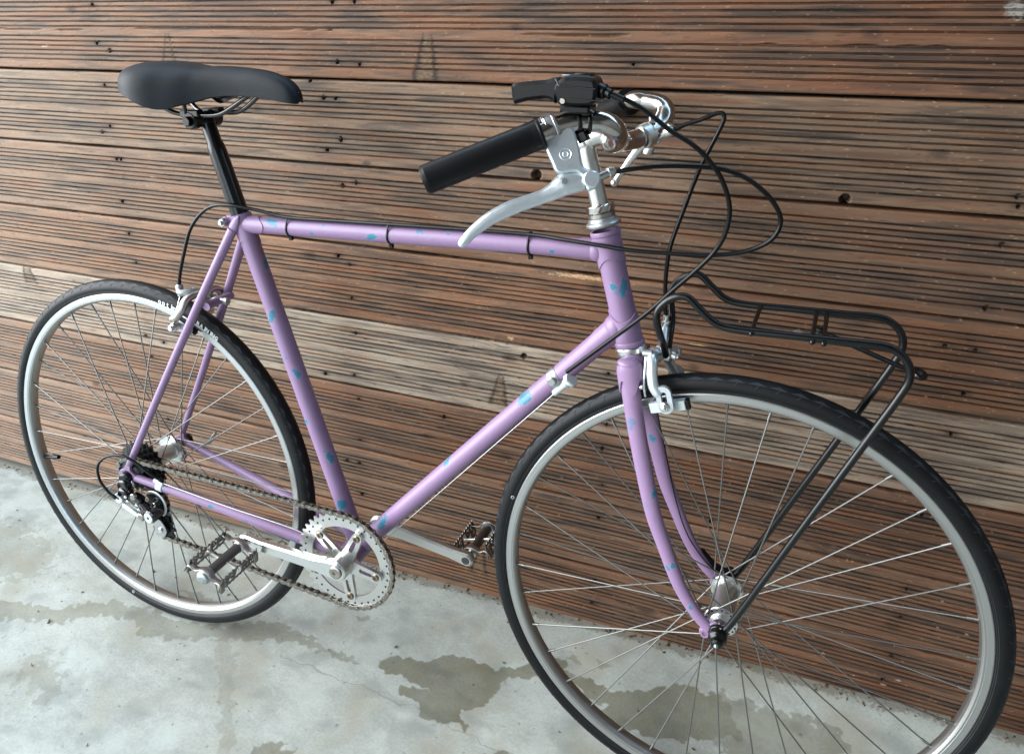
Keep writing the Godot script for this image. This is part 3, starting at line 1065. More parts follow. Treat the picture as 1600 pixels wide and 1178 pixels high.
func build_fork(axis: Vector3) -> void:
	var f := part(bike, "fork", steer)
	var paint: Material = mats["paint"]
	var crown_c := HEAD_LOW - axis * 0.0285
	for s in [1.0, -1.0]:
		var P := curve([Vector3(0.8625, 0.343, 0.0290 * s), Vector3(0.8656, 0.3291, 0.030 * s), Vector3(0.8742, 0.2841, 0.0335 * s), Vector3(0.8904, 0.2168, 0.038 * s), Vector3(0.9095, 0.1478, 0.042 * s), Vector3(0.9268, 0.1051, 0.044 * s), Vector3(0.9505, 0.0526, 0.047 * s), Vector3(0.9742, 0.0182, 0.049 * s), Vector3(0.9945, -0.001, 0.0505 * s)], 5)
		var R := []
		for i in P.size():
			R.append(lerpf(0.0112, 0.0062, pow(float(i) / (P.size() - 1), 1.2)))
		var st := begin()
		tube(st, P, R, 24, true, 0.86, 1.18, Vector3(0, 0, 1))
		add(f, "fork_blade", st, chip_texture(121 if s > 0 else 131, [[0.20, 0.04, 12.0, 0.35], [0.46, 0.85, 9.0], [0.50, 0.05, 8.0, 0.2], [0.735, 0.92, 6.0], [0.74, 0.06, 6.0, 0.8], [0.90, 0.98, 7.0]] if s > 0 else [[0.35, 0.03, 9.0, 0.8]], 390, 62))
		var d := begin()
		prism(d, v2([-14, 6, -22, 1, -25, -6, -23, -13, -17, -16, -11, -13, -6, -9, 4, -12, 10, -8, 11, 4, 6, 10, 0, 8, -6, 13]), 0.0045, Transform3D(Basis(), AXLE + Vector3(0, 0, 0.0505 * s)), 0.0008)
		add(f, "fork_end", d, paint)
		var ey := begin()
		lathe(ey, [Vector2(0.0030, -0.0032), Vector2(0.0062, -0.0032), Vector2(0.0068, -0.002), Vector2(0.0068, 0.002), Vector2(0.0062, 0.0032), Vector2(0.0030, 0.0032)], Transform3D(Basis(), AXLE + Vector3(-0.0175, -0.0085, 0.0508 * s)), 20)
		rod(ey, AXLE + Vector3(-0.0175, -0.0085, 0.0500 * s), AXLE + Vector3(-0.0175, -0.0085, 0.0515 * s), 0.0031, 12)
		add(f, "mudguard_eyelet", ey, paint)
	var wire := begin()
	tube(wire, curve([Vector3(0.8850, 0.3200, -0.0190), Vector3(0.8960, 0.2560, -0.0230), Vector3(0.9080, 0.2050, -0.0265), Vector3(0.9240, 0.1400, -0.0300), Vector3(0.9440, 0.0800, -0.0330), Vector3(0.9680, 0.0420, -0.0370), Vector3(0.9900, 0.0180, -0.0410)], 6), 0.0009, 8)
	add(f, "lamp_wire", wire, mats["cable"])
	wire = begin()
	tube(wire, curve([Vector3(0.9660, 0.0400, -0.0520), Vector3(0.9850, 0.0200, -0.0545), Vector3(1.0050, 0.0110, -0.0560)], 4), 0.0048, 12)
	add(f, "wire_sleeve", wire, mats["cable"])
	# crown: a forged bridge with scalloped sockets over the blades
	var st := begin()
	tube(st, [crown_c + Vector3(0, 0.004, -0.031), crown_c + Vector3(0, 0.006, -0.012), crown_c + Vector3(0, 0.007, 0.0), crown_c + Vector3(0, 0.006, 0.012), crown_c + Vector3(0, 0.004, 0.031)], [0.0135, 0.0152, 0.0158, 0.0152, 0.0135], 28, true)
	for s in [1.0, -1.0]:
		var a := crown_c + Vector3(-0.001, 0.0125, 0.0288 * s)
		var dir := Vector3(0.21, -0.97, 0.04 * s).normalized()
		var T := dir
		var N := (Vector3(0, 0, 1) - T * T.z).normalized()
		var Bn := T.cross(N)
		var n := 48
		var rows := 4
		st.set_smooth_group(1)
		for j in rows + 1:
			st.set_smooth_group(1 if j < rows else 2)
			for k in n:
				var q := []
				for e in [[k, j], [k, j + 1], [k + 1, j + 1], [k + 1, j]]:
					var ang: float = TAU * e[0] / n
					var L := 0.029 + 0.0095 * cos(ang * 4.0 + 0.9)
					var rr := 0.0146
					var h: float = L * minf(e[1], rows) / rows
					if e[1] == rows + 1:
						rr = 0.0106
						h = L + 0.0006
					if e[1] == 0:
						rr = 0.0128
					q.append(a + T * h + (N * cos(ang) * 0.90 + Bn * sin(ang) * 1.2) * rr)
				quad(st, q[0], q[1], q[2], q[3])
		ball(st, a, 0.0134, 16, Vector3(1.14, 0.5, 0.92))
	add(f, "fork_crown", st, paint)
	# headset
	var hs := part(bike, "headset", steer)
	var lo := begin()
	lathe(lo, [Vector2(0.0130, 0), Vector2(0.0186, 0), Vector2(0.0198, 0.0012), Vector2(0.0204, 0.004), Vector2(0.0204, 0.0095), Vector2(0.0194, 0.0112), Vector2(0.0168, 0.0115)], along(HEAD_LOW - axis * 0.0130, axis), 36)
	add(hs, "lower_cup", lo, mats["alloy"])
	var upc := begin()
	lathe(upc, [Vector2(0.0165, 0), Vector2(0.0200, 0.0005), Vector2(0.0222, 0.002), Vector2(0.0226, 0.0045), Vector2(0.0212, 0.0062), Vector2(0.0185, 0.0080), Vector2(0.0178, 0.0120), Vector2(0.0168, 0.0122)], along(HEAD_TOP + axis * 0.006, axis), 40)
	add(hs, "upper_cup", upc, mats["alloy_dull"])
	var kn := begin()
	lathe(kn, [Vector2(0.0150, 0), Vector2(0.0172, 0.0004), Vector2(0.0172, 0.0056), Vector2(0.0160, 0.0062)], along(HEAD_TOP + axis * 0.0182, axis), 36)
	add(hs, "lock_washer", kn, mats["steel"])
	var nut := begin()
	lathe(nut, [Vector2(0.0140, 0), Vector2(0.0176, 0.0003), Vector2(0.0182, 0.0012), Vector2(0.0182, 0.0085), Vector2(0.0168, 0.0102), Vector2(0.0120, 0.0106)], along(HEAD_TOP + axis * 0.0246, axis), 8)
	add(hs, "lock_nut", nut, mats["chrome"])


func wheel_text(parent: Node3D, text: String, deg: float, r: float, w: float, size: float) -> void:
	var st := begin()
	var a := deg_to_rad(deg)
	for ch in text:
		var tm := TextMesh.new()
		tm.text = ch
		var sf := SystemFont.new()
		sf.font_names = PackedStringArray(["Droid Sans"])
		sf.font_weight = 700
		tm.font = sf
		tm.font_size = 24
		tm.pixel_size = size / 24.0
		tm.depth = 0.0012
		var radial := Vector3(cos(a), sin(a), 0)
		var tang := Vector3(sin(a), -cos(a), 0)
		# the sidewall leans: turn the letter a little about the tangent
		var up := (radial + Vector3(0, 0, 0.06)).normalized()
		var zz := tang.cross(up).normalized()
		st.append_from(tm, 0, Transform3D(Basis(tang, up, zz), radial * r + Vector3(0, 0, w)))
		a -= size * (0.72 if ch != "i" and ch != "I" else 0.45) / r
	var o := MeshInstance3D.new()
	o.name = "lettering"
	o.mesh = st.commit()
	o.material_override = mats["white_print"]
	parent.add_child(o, true)


func build_wheel(called: String, at: Transform3D, front: bool) -> void:
	var w := part(bike, called, at)
	var id := Transform3D()
	# tyre: carcass from bead to bead
	var c := 0.3262
	var prof := []
	prof.append(Vector2(0.3165, 0.0092))
	prof.append(Vector2(0.3178, 0.0106))
	for i in 25:
		var a := deg_to_rad(-62.0 + 304.0 * i / 24.0)
		var e := deg_to_rad(90.0) - deg_to_rad(-62.0 + 304.0 * i / 24.0)
		var ww := sin(e) * 0.0138
		var rr := c + cos(e) * 0.0138
		if absf(e) < 2.3:
			prof.append(Vector2(rr, ww))
	prof.append(Vector2(0.3178, -0.0106))
	prof.append(Vector2(0.3165, -0.0092))
	prof.sort_custom(func(p, q): return p.y < q.y if signf(p.y) != signf(q.y) or absf(p.x - q.x) > 9.0 else (p.x < q.x if p.y < 0 else p.x > q.x))
	var clean := []
	# explicit profile from the far bead over the crown to the near bead
	clean.append(Vector2(0.3160, -0.0088))
	clean.append(Vector2(0.3172, -0.0104))
	for i in 25:
		var e := deg_to_rad(-128.0 + 256.0 * i / 24.0)
		clean.append(Vector2(c + cos(e) * 0.0138, sin(e) * 0.0138))
	clean.append(Vector2(0.3172, 0.0104))
	clean.append(Vector2(0.3160, 0.0088))
	var st := begin()
	lathe_smooth(st, clean, id, 144)
	add(w, "tyre", st, mats["rubber"])
	# moulded tread: a raised zigzag and slits on each shoulder
	st = begin()
	for s in [1.0, -1.0]:
		var steps := 84
		for k in steps:
			var a0 := TAU * k / steps
			var am := TAU * (k + 0.5) / steps
			var a1 := TAU * (k + 1) / steps
			var P := []
			for q in [[a0, 46.0], [am, 29.0], [a1, 46.0]]:
				var ee: float = deg_to_rad(q[1]) * s
				var rr2 := c + cos(ee) * 0.01405
				P.append(Vector3(cos(q[0]) * rr2, sin(q[0]) * rr2, sin(ee) * 0.01405))
			smooth(st, false)
			if s > 0:
				tri(st, P[0], P[1], P[2])
			else:
				tri(st, P[0], P[2], P[1])
			var sl := []
			for t in 3:
				var ang := am + 0.006 * (t - 1)
				var e: float = deg_to_rad(48.0 + 10.0 * t) * s
				var rr := c + cos(e) * 0.0138
				sl.append(Vector3(cos(ang) * rr, sin(ang) * rr, sin(e) * 0.0138))
			tube(st, sl, 0.0006, 4, false)
	add(w, "tread", st, mats["rubber_mark"])
	# moulded rings at the edge of the sidewall
	st = begin()
	for s in [1.0, -1.0]:
		for q in [[0.3188, 0.0118], [0.3208, 0.0129]]:
			lathe_smooth(st, [Vector2(q[0] - 0.0005, q[1] * s - 0.0004 * s), Vector2(q[0], (q[1] + 0.0005) * s), Vector2(q[0] + 0.0005, q[1] * s)] if s < 0 else [Vector2(q[0] + 0.0005, q[1]), Vector2(q[0], q[1] + 0.0005), Vector2(q[0] - 0.0005, q[1] - 0.0004)], id, 120)
	add(w, "sidewall_ring", st, mats["rubber_side"])
	# rim: box section with brake tracks
	st = begin()
	lathe(st, [Vector2(0.3168, 0.0094), Vector2(0.3172, 0.0106), Vector2(0.3164, 0.0112), Vector2(0.3062, 0.0108), Vector2(0.3050, 0.0100), Vector2(0.3035, 0.0082), Vector2(0.3022, 0.0040), Vector2(0.3018, 0.0), Vector2(0.3022, -0.0040), Vector2(0.3035, -0.0082), Vector2(0.3050, -0.0100), Vector2(0.3062, -0.0108), Vector2(0.3164, -0.0112), Vector2(0.3172, -0.0106), Vector2(0.3168, -0.0094)].map(func(p): return p), id, 144)
	lathe(st, [Vector2(0.3160, -0.0088), Vector2(0.3100, -0.006), Vector2(0.3100, 0.006), Vector2(0.3160, 0.0088)], id, 96)
	add(w, "rim", st, mats["rim_alloy"])
	for s in [1.0, -1.0]:
		st = begin()
		var band := [Vector2(0.3160, 0.0113), Vector2(0.3156, 0.01155), Vector2(0.3085, 0.01135), Vector2(0.3081, 0.0110)]
		if s < 0:
			band = [Vector2(0.3081, -0.0110), Vector2(0.3085, -0.01135), Vector2(0.3156, -0.01155), Vector2(0.3160, -0.0113)]
		lathe(st, band, id, 144)
		add(w, "brake_track", st, mats["brake_track"])
	# hub
	var half := 0.0335 if front else 0.029
	var off := 0.0 if front else -0.006
	var fr := 0.0225 if front else 0.0285
	st = begin()
	var barrel := [Vector2(0.0, -half - 0.008), Vector2(0.0105, -half - 0.008), Vector2(0.0125, -half - 0.004), Vector2(0.014, -half - 0.0016), Vector2(fr - 0.001, -half - 0.0014), Vector2(fr, -half), Vector2(fr - 0.001, -half + 0.0014), Vector2(0.0182, -half + 0.002), Vector2(0.0165, -half + 0.005), Vector2(0.0160, 0.0), Vector2(0.0165, half - 0.005), Vector2(0.0182, half - 0.002), Vector2(fr - 0.001, half - 0.0014), Vector2(fr, half), Vector2(fr - 0.001, half + 0.0014), Vector2(0.014, half + 0.0016), Vector2(0.0125, half + 0.004), Vector2(0.0105, half + 0.008), Vector2(0.0, half + 0.008)]
	lathe(st, barrel, Transform3D(Basis(), Vector3(0, 0, off)), 40)
	add(w, "hub", st, mats["hub_alloy"])
	st = begin()
	for s in [1.0, -1.0]:
		for k in 18:
			var a := deg_to_rad(20.0 * k + 10.0)
			var p := Vector3(cos(a) * (fr - 0.0035), sin(a) * (fr - 0.0035), off + s * (half + 0.0013))
			rod(st, p, p + Vector3(0, 0, 0.0007 * s), 0.0014, 8)
	add(w, "spoke_hole", st, mats["black_satin"]).set_meta("kind", "stuff")
	# spokes: 36, crossed three times
	for i in 36:
		var s := 1.0 if i % 2 == 0 else -1.0
		var th := deg_to_rad(10.0 * i + (4.0 if front else 1.0))
		var lead := 1.0 if (i / 2) % 2 == 0 else -1.0
		var ha := th + lead * deg_to_rad(66.0)
		var hp := Vector3(cos(ha) * (fr - 0.003), sin(ha) * (fr - 0.003), off + s * (half + 0.0012 * lead))
		var rp := Vector3(cos(th) * 0.3028, sin(th) * 0.3028, s * 0.002)
		var sp := begin()
		tube(sp, [hp, rp], 0.00112, 6, false)
		var dir := (rp - hp).normalized()
		rod(sp, rp - dir * 0.013, rp, 0.0018, 8)
		add(w, "spoke", sp, mats["spoke"])
	# valve
	st = begin()
	var va := deg_to_rad(-168.0 if not front else 292.0)
	var vd := Vector3(cos(va), sin(va), 0)
	rod(st, vd * 0.303, vd * 0.268, 0.0030, 12)
	rod(st, vd * 0.278, vd * 0.262, 0.0042, 14)
	add(w, "valve", st, mats["black_plastic"])
	# one small round mark on the sidewall
	st = begin()
	var ma := deg_to_rad(-107.0 if not front else 162.0)
	var mp := Vector3(cos(ma) * 0.3222, sin(ma) * 0.3222, 0.0131)
	var mt := along(mp, Vector3(-0.3 * cos(ma), -0.3 * sin(ma), 1))
	lathe(st, [Vector2(0.0017, -0.0003), Vector2(0.0026, 0.0), Vector2(0.0026, 0.0006), Vector2(0.0017, 0.0006)], mt, 16)
	add(w, "moulded_mark", st, mats["pale_plastic"])
	if front:
		# axle with black dust caps; the rack struts are bolted under them
		st = begin()
		tube(st, [Vector3(0, 0, -0.062), Vector3(0, 0, 0.062)], 0.0045, 12)
		add(w, "axle", st, mats["steel"])
		for s in [1.0, -1.0]:
			st = begin()
			lathe(st, [Vector2(0, 0), Vector2(0.0122, 0), Vector2(0.0126, 0.001), Vector2(0.0126, 0.005), Vector2(0.0118, 0.0062), Vector2(0.0118, 0.0095), Vector2(0.0122, 0.0105), Vector2(0.0118, 0.0145), Vector2(0.0095, 0.017), Vector2(0.0080, 0.0185), Vector2(0.0072, 0.024), Vector2(0.0045, 0.0255), Vector2(0, 0.026)], along(Vector3(0, 0, 0.0535 * s), Vector3(0, 0, s)), 28)
			add(w, "axle_cap", st, mats["black_satin"])
		st = begin()
		ball(st, Vector3(0, 0, 0.0795), 0.0032, 10)
		lathe_smooth(st, [Vector2(0.0112, 0), Vector2(0.0121, 0.0004), Vector2(0.0112, 0.0008)], along(Vector3(0, 0, 0.0655), Vector3(0, 0, 1)), 24)
		add(w, "axle_ring", st, mats["alloy_dull"])
	else:
		st = begin()
		tube(st, [Vector3(0, 0, -0.070), Vector3(0, 0, 0.072)], 0.0048, 12)
		add(w, "axle", st, mats["steel"])
		st = begin()
		lathe(st, [Vector2(0, 0), Vector2(0.012, 0), Vector2(0.0125, 0.001), Vector2(0.0115, 0.008), Vector2(0.008, 0.011), Vector2(0, 0.012)], along(Vector3(0, 0, 0.066), Vector3(0, 0, 1)), 24)
		add(w, "axle_nut", st, mats["black_satin"])
		st = begin()
		lathe(st, [Vector2(0, 0), Vector2(0.010, 0), Vector2(0.0125, 0.003), Vector2(0.0125, 0.012), Vector2(0.009, 0.014), Vector2(0, 0.0145)], along(Vector3(0, 0, -0.066), Vector3(0, 0, -1)), 24)
		add(w, "axle_nut", st, mats["black_satin"])
		# quick-release handle on the far side
		st = begin()
		tube(st, curve([Vector3(0.004, -0.002, -0.076), Vector3(0.030, -0.006, -0.081), Vector3(0.048, 0.000, -0.080), Vector3(0.070, 0.029, -0.077)], 4), [0.0042, 0.0042, 0.0044, 0.0048, 0.0052, 0.0056, 0.006, 0.0064, 0.0066, 0.0064, 0.006, 0.005, 0.003], 12, true, 1.0, 0.5, Vector3(0, 0, 1))
		add(w, "release_lever", st, mats["alloy_dull"])
		# six sprockets
		var teeth := [24, 22, 20, 18, 16, 14]
		for k in 6:
			st = begin()
			cog(st, teeth[k], 0.0016, Transform3D(Basis(), Vector3(0, 0, 0.0290 + 0.0052 * k)), 0.62)
			add(w, "sprocket", st, mats["dark_steel"])
		st = begin()
		rod(st, Vector3(0, 0, 0.026), Vector3(0, 0, 0.0605), 0.0205, 28)
		add(w, "freewheel_body", st, mats["dark_steel"])
		wheel_text(w, "optimiz", 77.6, 0.3240, 0.0136, 0.0118)
		wheel_text(w, "TRAINING", 64.5, 0.3240, 0.0136, 0.0108)


func cog(st: SurfaceTool, n: int, thick: float, at: Transform3D, bore: float) -> void:
	var pitch := 0.0127 / (2.0 * sin(PI / n))
	var outer := []
	var inner := []
	for k in n:
		for e in [[-0.5, -0.0030], [-0.26, -0.0006], [-0.10, 0.0034], [0.10, 0.0034], [0.26, -0.0006]]:
			var a: float = TAU * (k + e[0]) / n
			outer.append(Vector2(cos(a), sin(a)) * (pitch + e[1]))
			inner.append(Vector2(cos(a), sin(a)) * pitch * bore)
	ring_plate(st, outer, inner, thick, at)


func build_saddle() -> void:
	var s := part(bike, "saddle")
	# stations from tail to nose: u, top, half width, edge height
	var sec := [[0.080, 0.682, 0.018, 0.676], [0.083, 0.689, 0.038, 0.673], [0.091, 0.695, 0.056, 0.668], [0.106, 0.7000, 0.0715, 0.660], [0.128, 0.7022, 0.0800, 0.653], [0.150, 0.7020, 0.0785, 0.643], [0.172, 0.7000, 0.069, 0.637], [0.195, 0.6975, 0.0575, 0.6425], [0.215, 0.6960, 0.046, 0.6475], [0.24, 0.697, 0.0355, 0.6545], [0.27, 0.696, 0.028, 0.6575], [0.30, 0.694, 0.0235, 0.6570], [0.325, 0.690, 0.0205, 0.6550], [0.345, 0.6835, 0.018, 0.6515], [0.357, 0.676, 0.0155, 0.6500], [0.3645, 0.667, 0.011, 0.6490], [0.368, 0.658, 0.005, 0.6490]]
	var rings := []
	var n := 28
	for e in sec:
		var ring := []
		for k in n + 1:
			var q := -1.0 + 2.0 * k / n
			# even steps round the section
			var a := q * PI / 2
			var sx := signf(sin(a)) * pow(absf(sin(a)), 0.85)
			var sy := pow(maxf(cos(a), 0.0), 0.62)
			ring.append(Vector3(e[0], e[3] + (e[1] - e[3]) * sy, sx * e[2]))
		rings.append(ring)
	var fine := []
	for i in rings.size() - 1:
		for t in 3:
			var ring := []
			for k in n + 1:
				ring.append(rings[i][k].cubic_interpolate(rings[i + 1][k], rings[maxi(i - 1, 0)][k], rings[mini(i + 2, rings.size() - 1)][k], t / 3.0))
			fine.append(ring)
	fine.append(rings[-1])
	var st := begin()
	smooth(st, true)
	for i in fine.size() - 1:
		for k in n:
			quad(st, fine[i][k], fine[i][k + 1], fine[i + 1][k + 1], fine[i + 1][k])
	for k in n:
		tri(st, fine[0][k], Vector3(0.0805, 0.679, 0), fine[0][k + 1])
		tri(st, fine[-1][k], fine[-1][k + 1], Vector3(0.3685, 0.652, 0))
	# lip turned under
	st.set_smooth_group(2)
	for i in fine.size() - 1:
		for k in [0, n]:
			var a: Vector3 = fine[i][k]
			var b: Vector3 = fine[i + 1][k]
			var a2 := Vector3(a.x, a.y - 0.001, a.z * 0.86)
			var b2 := Vector3(b.x, b.y - 0.001, b.z * 0.86)
			if k == 0:
				quad(st, a, b, b2, a2)
			else:
				quad(st, b, a, a2, b2)
	var sm: StandardMaterial3D = mats["saddle"]
	var t := NoiseTexture2D.new()
	t.width = 256
	t.height = 256
	t.seamless = true
	t.noise = noise(77, 0.012, 4)
	var ramp := Gradient.new()
	ramp.set_color(0, Color(0.60, 0.62, 0.64))
	ramp.set_color(1, Color(1.0, 1.0, 1.0))
	t.color_ramp = ramp
	sm.albedo_texture = t
	sm.uv1_triplanar = true
	sm.uv1_scale = Vector3(9, 9, 9)
	var nt := NoiseTexture2D.new()
	nt.width = 256
	nt.height = 256
	nt.seamless = true
	nt.as_normal_map = true
	nt.bump_strength = 3.0
	nt.noise = noise(78, 0.16, 2)
	sm.normal_enabled = true
	sm.normal_texture = nt
	sm.normal_scale = 0.08
	add(s, "saddle_cover", st, sm)
	# underside shell
	st = begin()
	smooth(st, true)
	for i in fine.size() - 1:
		for k in 8:
			var q := []
			for e in [[i, k], [i + 1, k], [i + 1, k + 1], [i, k + 1]]:
				var a: Vector3 = fine[e[0]][0]
				var z := lerpf(-0.88, 0.88, e[1] / 8.0)
				q.append(Vector3(a.x, a.y + 0.003 + 0.012 * (1.0 - z * z), -a.z * z))
			quad(st, q[0], q[1], q[2], q[3])
	add(s, "shell", st, mats["black_plastic"])
	# two steel rails
	for z in [1.0, -1.0]:
		st = begin()
		var P := curve([Vector3(0.118, 0.664, 0.036 * z), Vector3(0.132, 0.648, 0.034 * z), Vector3(0.152, 0.632, 0.027 * z), Vector3(0.172, 0.6265, 0.022 * z), Vector3(0.205, 0.627, 0.0215 * z), Vector3(0.238, 0.629, 0.0205 * z), Vector3(0.262, 0.640, 0.018 * z), Vector3(0.295, 0.662, 0.011 * z)], 6)
		tube(st, P, 0.0037, 12)
		add(s, "rail", st, mats["black_gloss"])
	# rail clamp with bolt
	st = begin()
	for z in [1.0, -1.0]:
		rod(st, Vector3(0.190, 0.6185, 0.014 * z), Vector3(0.190, 0.6185, 0.030 * z), 0.0135, 22)
		block(st, Vector3(0.034, 0.010, 0.013), Transform3D(Basis(Vector3(0, 0, 1), 0.06), Vector3(0.190, 0.6285, 0.0225 * z)), 0.002)
		hexnut(st, Vector3(0.190, 0.6175, 0.030 * z), Vector3(0.190, 0.6175, 0.0365 * z), 0.0075)
	rod(st, Vector3(0.190, 0.6185, -0.015), Vector3(0.190, 0.6185, 0.015), 0.0115, 20)
	add(s, "rail_clamp", st, mats["black_satin"])
	# bracket standing under the shell behind the clamp
	st = begin()
	rod(st, Vector3(0.1845, 0.628, 0.028), Vector3(0.1835, 0.646, 0.030), 0.0032, 10)
	add(s, "shell_tab", st, mats["black_gloss"])
	var post := part(bike, "seat_post")
	st = begin()
	var a := Vector3(0.2434, 0.4766, 0)
	var dir := (a - BRACKET).normalized()
	tube(st, [a - dir * 0.03, a + dir * 0.098, a + dir * 0.108, a + dir * 0.114, a + dir * 0.150], [0.01345, 0.01345, 0.0128, 0.0112, 0.0110], 28, true)
	add(post, "tube", st, mats["black_satin"])
	st = begin()
	rod(st, a + dir * 0.141, a + dir * 0.158, 0.0122, 22)
	add(post, "clamp_top", st, mats["black_satin"])


func build_cockpit(axis: Vector3) -> void:
	# stem: quill rising from the headset, bending forward to the bar clamp
	var stem := part(bike, "stem", steer)
	var clamp_c := Vector3(0.8246, 0.6215, 0.0)
	var qa := HEAD_TOP + axis * 0.028
	var qb := HEAD_TOP + axis * 0.104
	var st := begin()
	tube(st, curve([qa, qa.lerp(qb, 0.5), qb, qb + axis * 0.012 + Vector3(0.006, 0, 0), Vector3(0.8075, 0.6262, 0), Vector3(0.8175, 0.6232, 0)], 6), 0.0111, 28)
	ball(st, qb + axis * 0.008 + Vector3(-0.001, 0.0, 0), 0.0118, 18)
	add(stem, "quill", st, mats["alloy"])
	st = begin()
	lathe(st, [Vector2(0.0122, -0.014), Vector2(0.0138, -0.014), Vector2(0.0152, -0.0115), Vector2(0.0152, 0.0115), Vector2(0.0138, 0.014), Vector2(0.0122, 0.014)], Transform3D(Basis(), clamp_c), 32)
	add(stem, "bar_clamp", st, mats["alloy"])
	st = begin()
	hexnut(st, qb + axis * 0.019, qb + axis * 0.023, 0.0068)
	add(stem, "binder_bolt", st, mats["steel"])
	# handlebar
	var hb := part(bike, "handlebar", steer)
	var near := [clamp_c + Vector3(0, 0, 0.01), Vector3(0.8285, 0.6225, 0.030), Vector3(0.8395, 0.6300, 0.052), Vector3(0.8425, 0.6420, 0.070), Vector3(0.8340, 0.6515, 0.082), Vector3(0.8190, 0.6535, 0.088), Vector3(0.8053, 0.6526, 0.0935), Vector3(0.7833, 0.6470, 0.107), Vector3(0.7687, 0.6398, 0.120), Vector3(0.690, 0.6050, 0.1595)]
	var far := [clamp_c + Vector3(0, 0, -0.01), Vector3(0.8290, 0.6175, -0.030), Vector3(0.8430, 0.6200, -0.055), Vector3(0.8600, 0.6330, -0.083), Vector3(0.8655, 0.6480, -0.100), Vector3(0.8570, 0.6575, -0.110), Vector3(0.8360, 0.6610, -0.1155), Vector3(0.8132, 0.6600, -0.122), Vector3(0.768, 0.6395, -0.162)]
	st = begin()
	var path := []
	far.reverse()
	path.append_array(far)
	path.append_array(near)
	tube(st, curve(path, 8), 0.0125, 28)
	add(hb, "bar", st, mats["chrome"])
	var ga := Vector3(0.7720, 0.6413, 0.1183)
	var gd := (Vector3(0.6619, 0.5925, 0.175) - Vector3(0.7687, 0.6398, 0.120)).normalized()
	var gl := 0.140
	for q in [["grip", ga, gd], ["grip", Vector3(0.8115, 0.6593, -0.1235), Vector3(-0.0467, -0.0213, -0.042).normalized()]]:
		st = begin()
		var len: float = gl if q[1].z > 0 else 0.060
		lathe(st, [Vector2(0.0119, 0), Vector2(0.0176, 0), Vector2(0.0190, 0.0012), Vector2(0.0190, 0.0032), Vector2(0.0174, 0.0045), Vector2(0.0168, 0.012), Vector2(0.0168, len - 0.004), Vector2(0.0162, len - 0.001), Vector2(0.0150, len), Vector2(0.0147, len + 0.0012), Vector2(0.0, len + 0.0016)], along(q[1], q[2]), 36)
		add(hb, "grip", st, mats["grip"])
	build_lever(axis)
	build_far_lever()
	build_shifter()


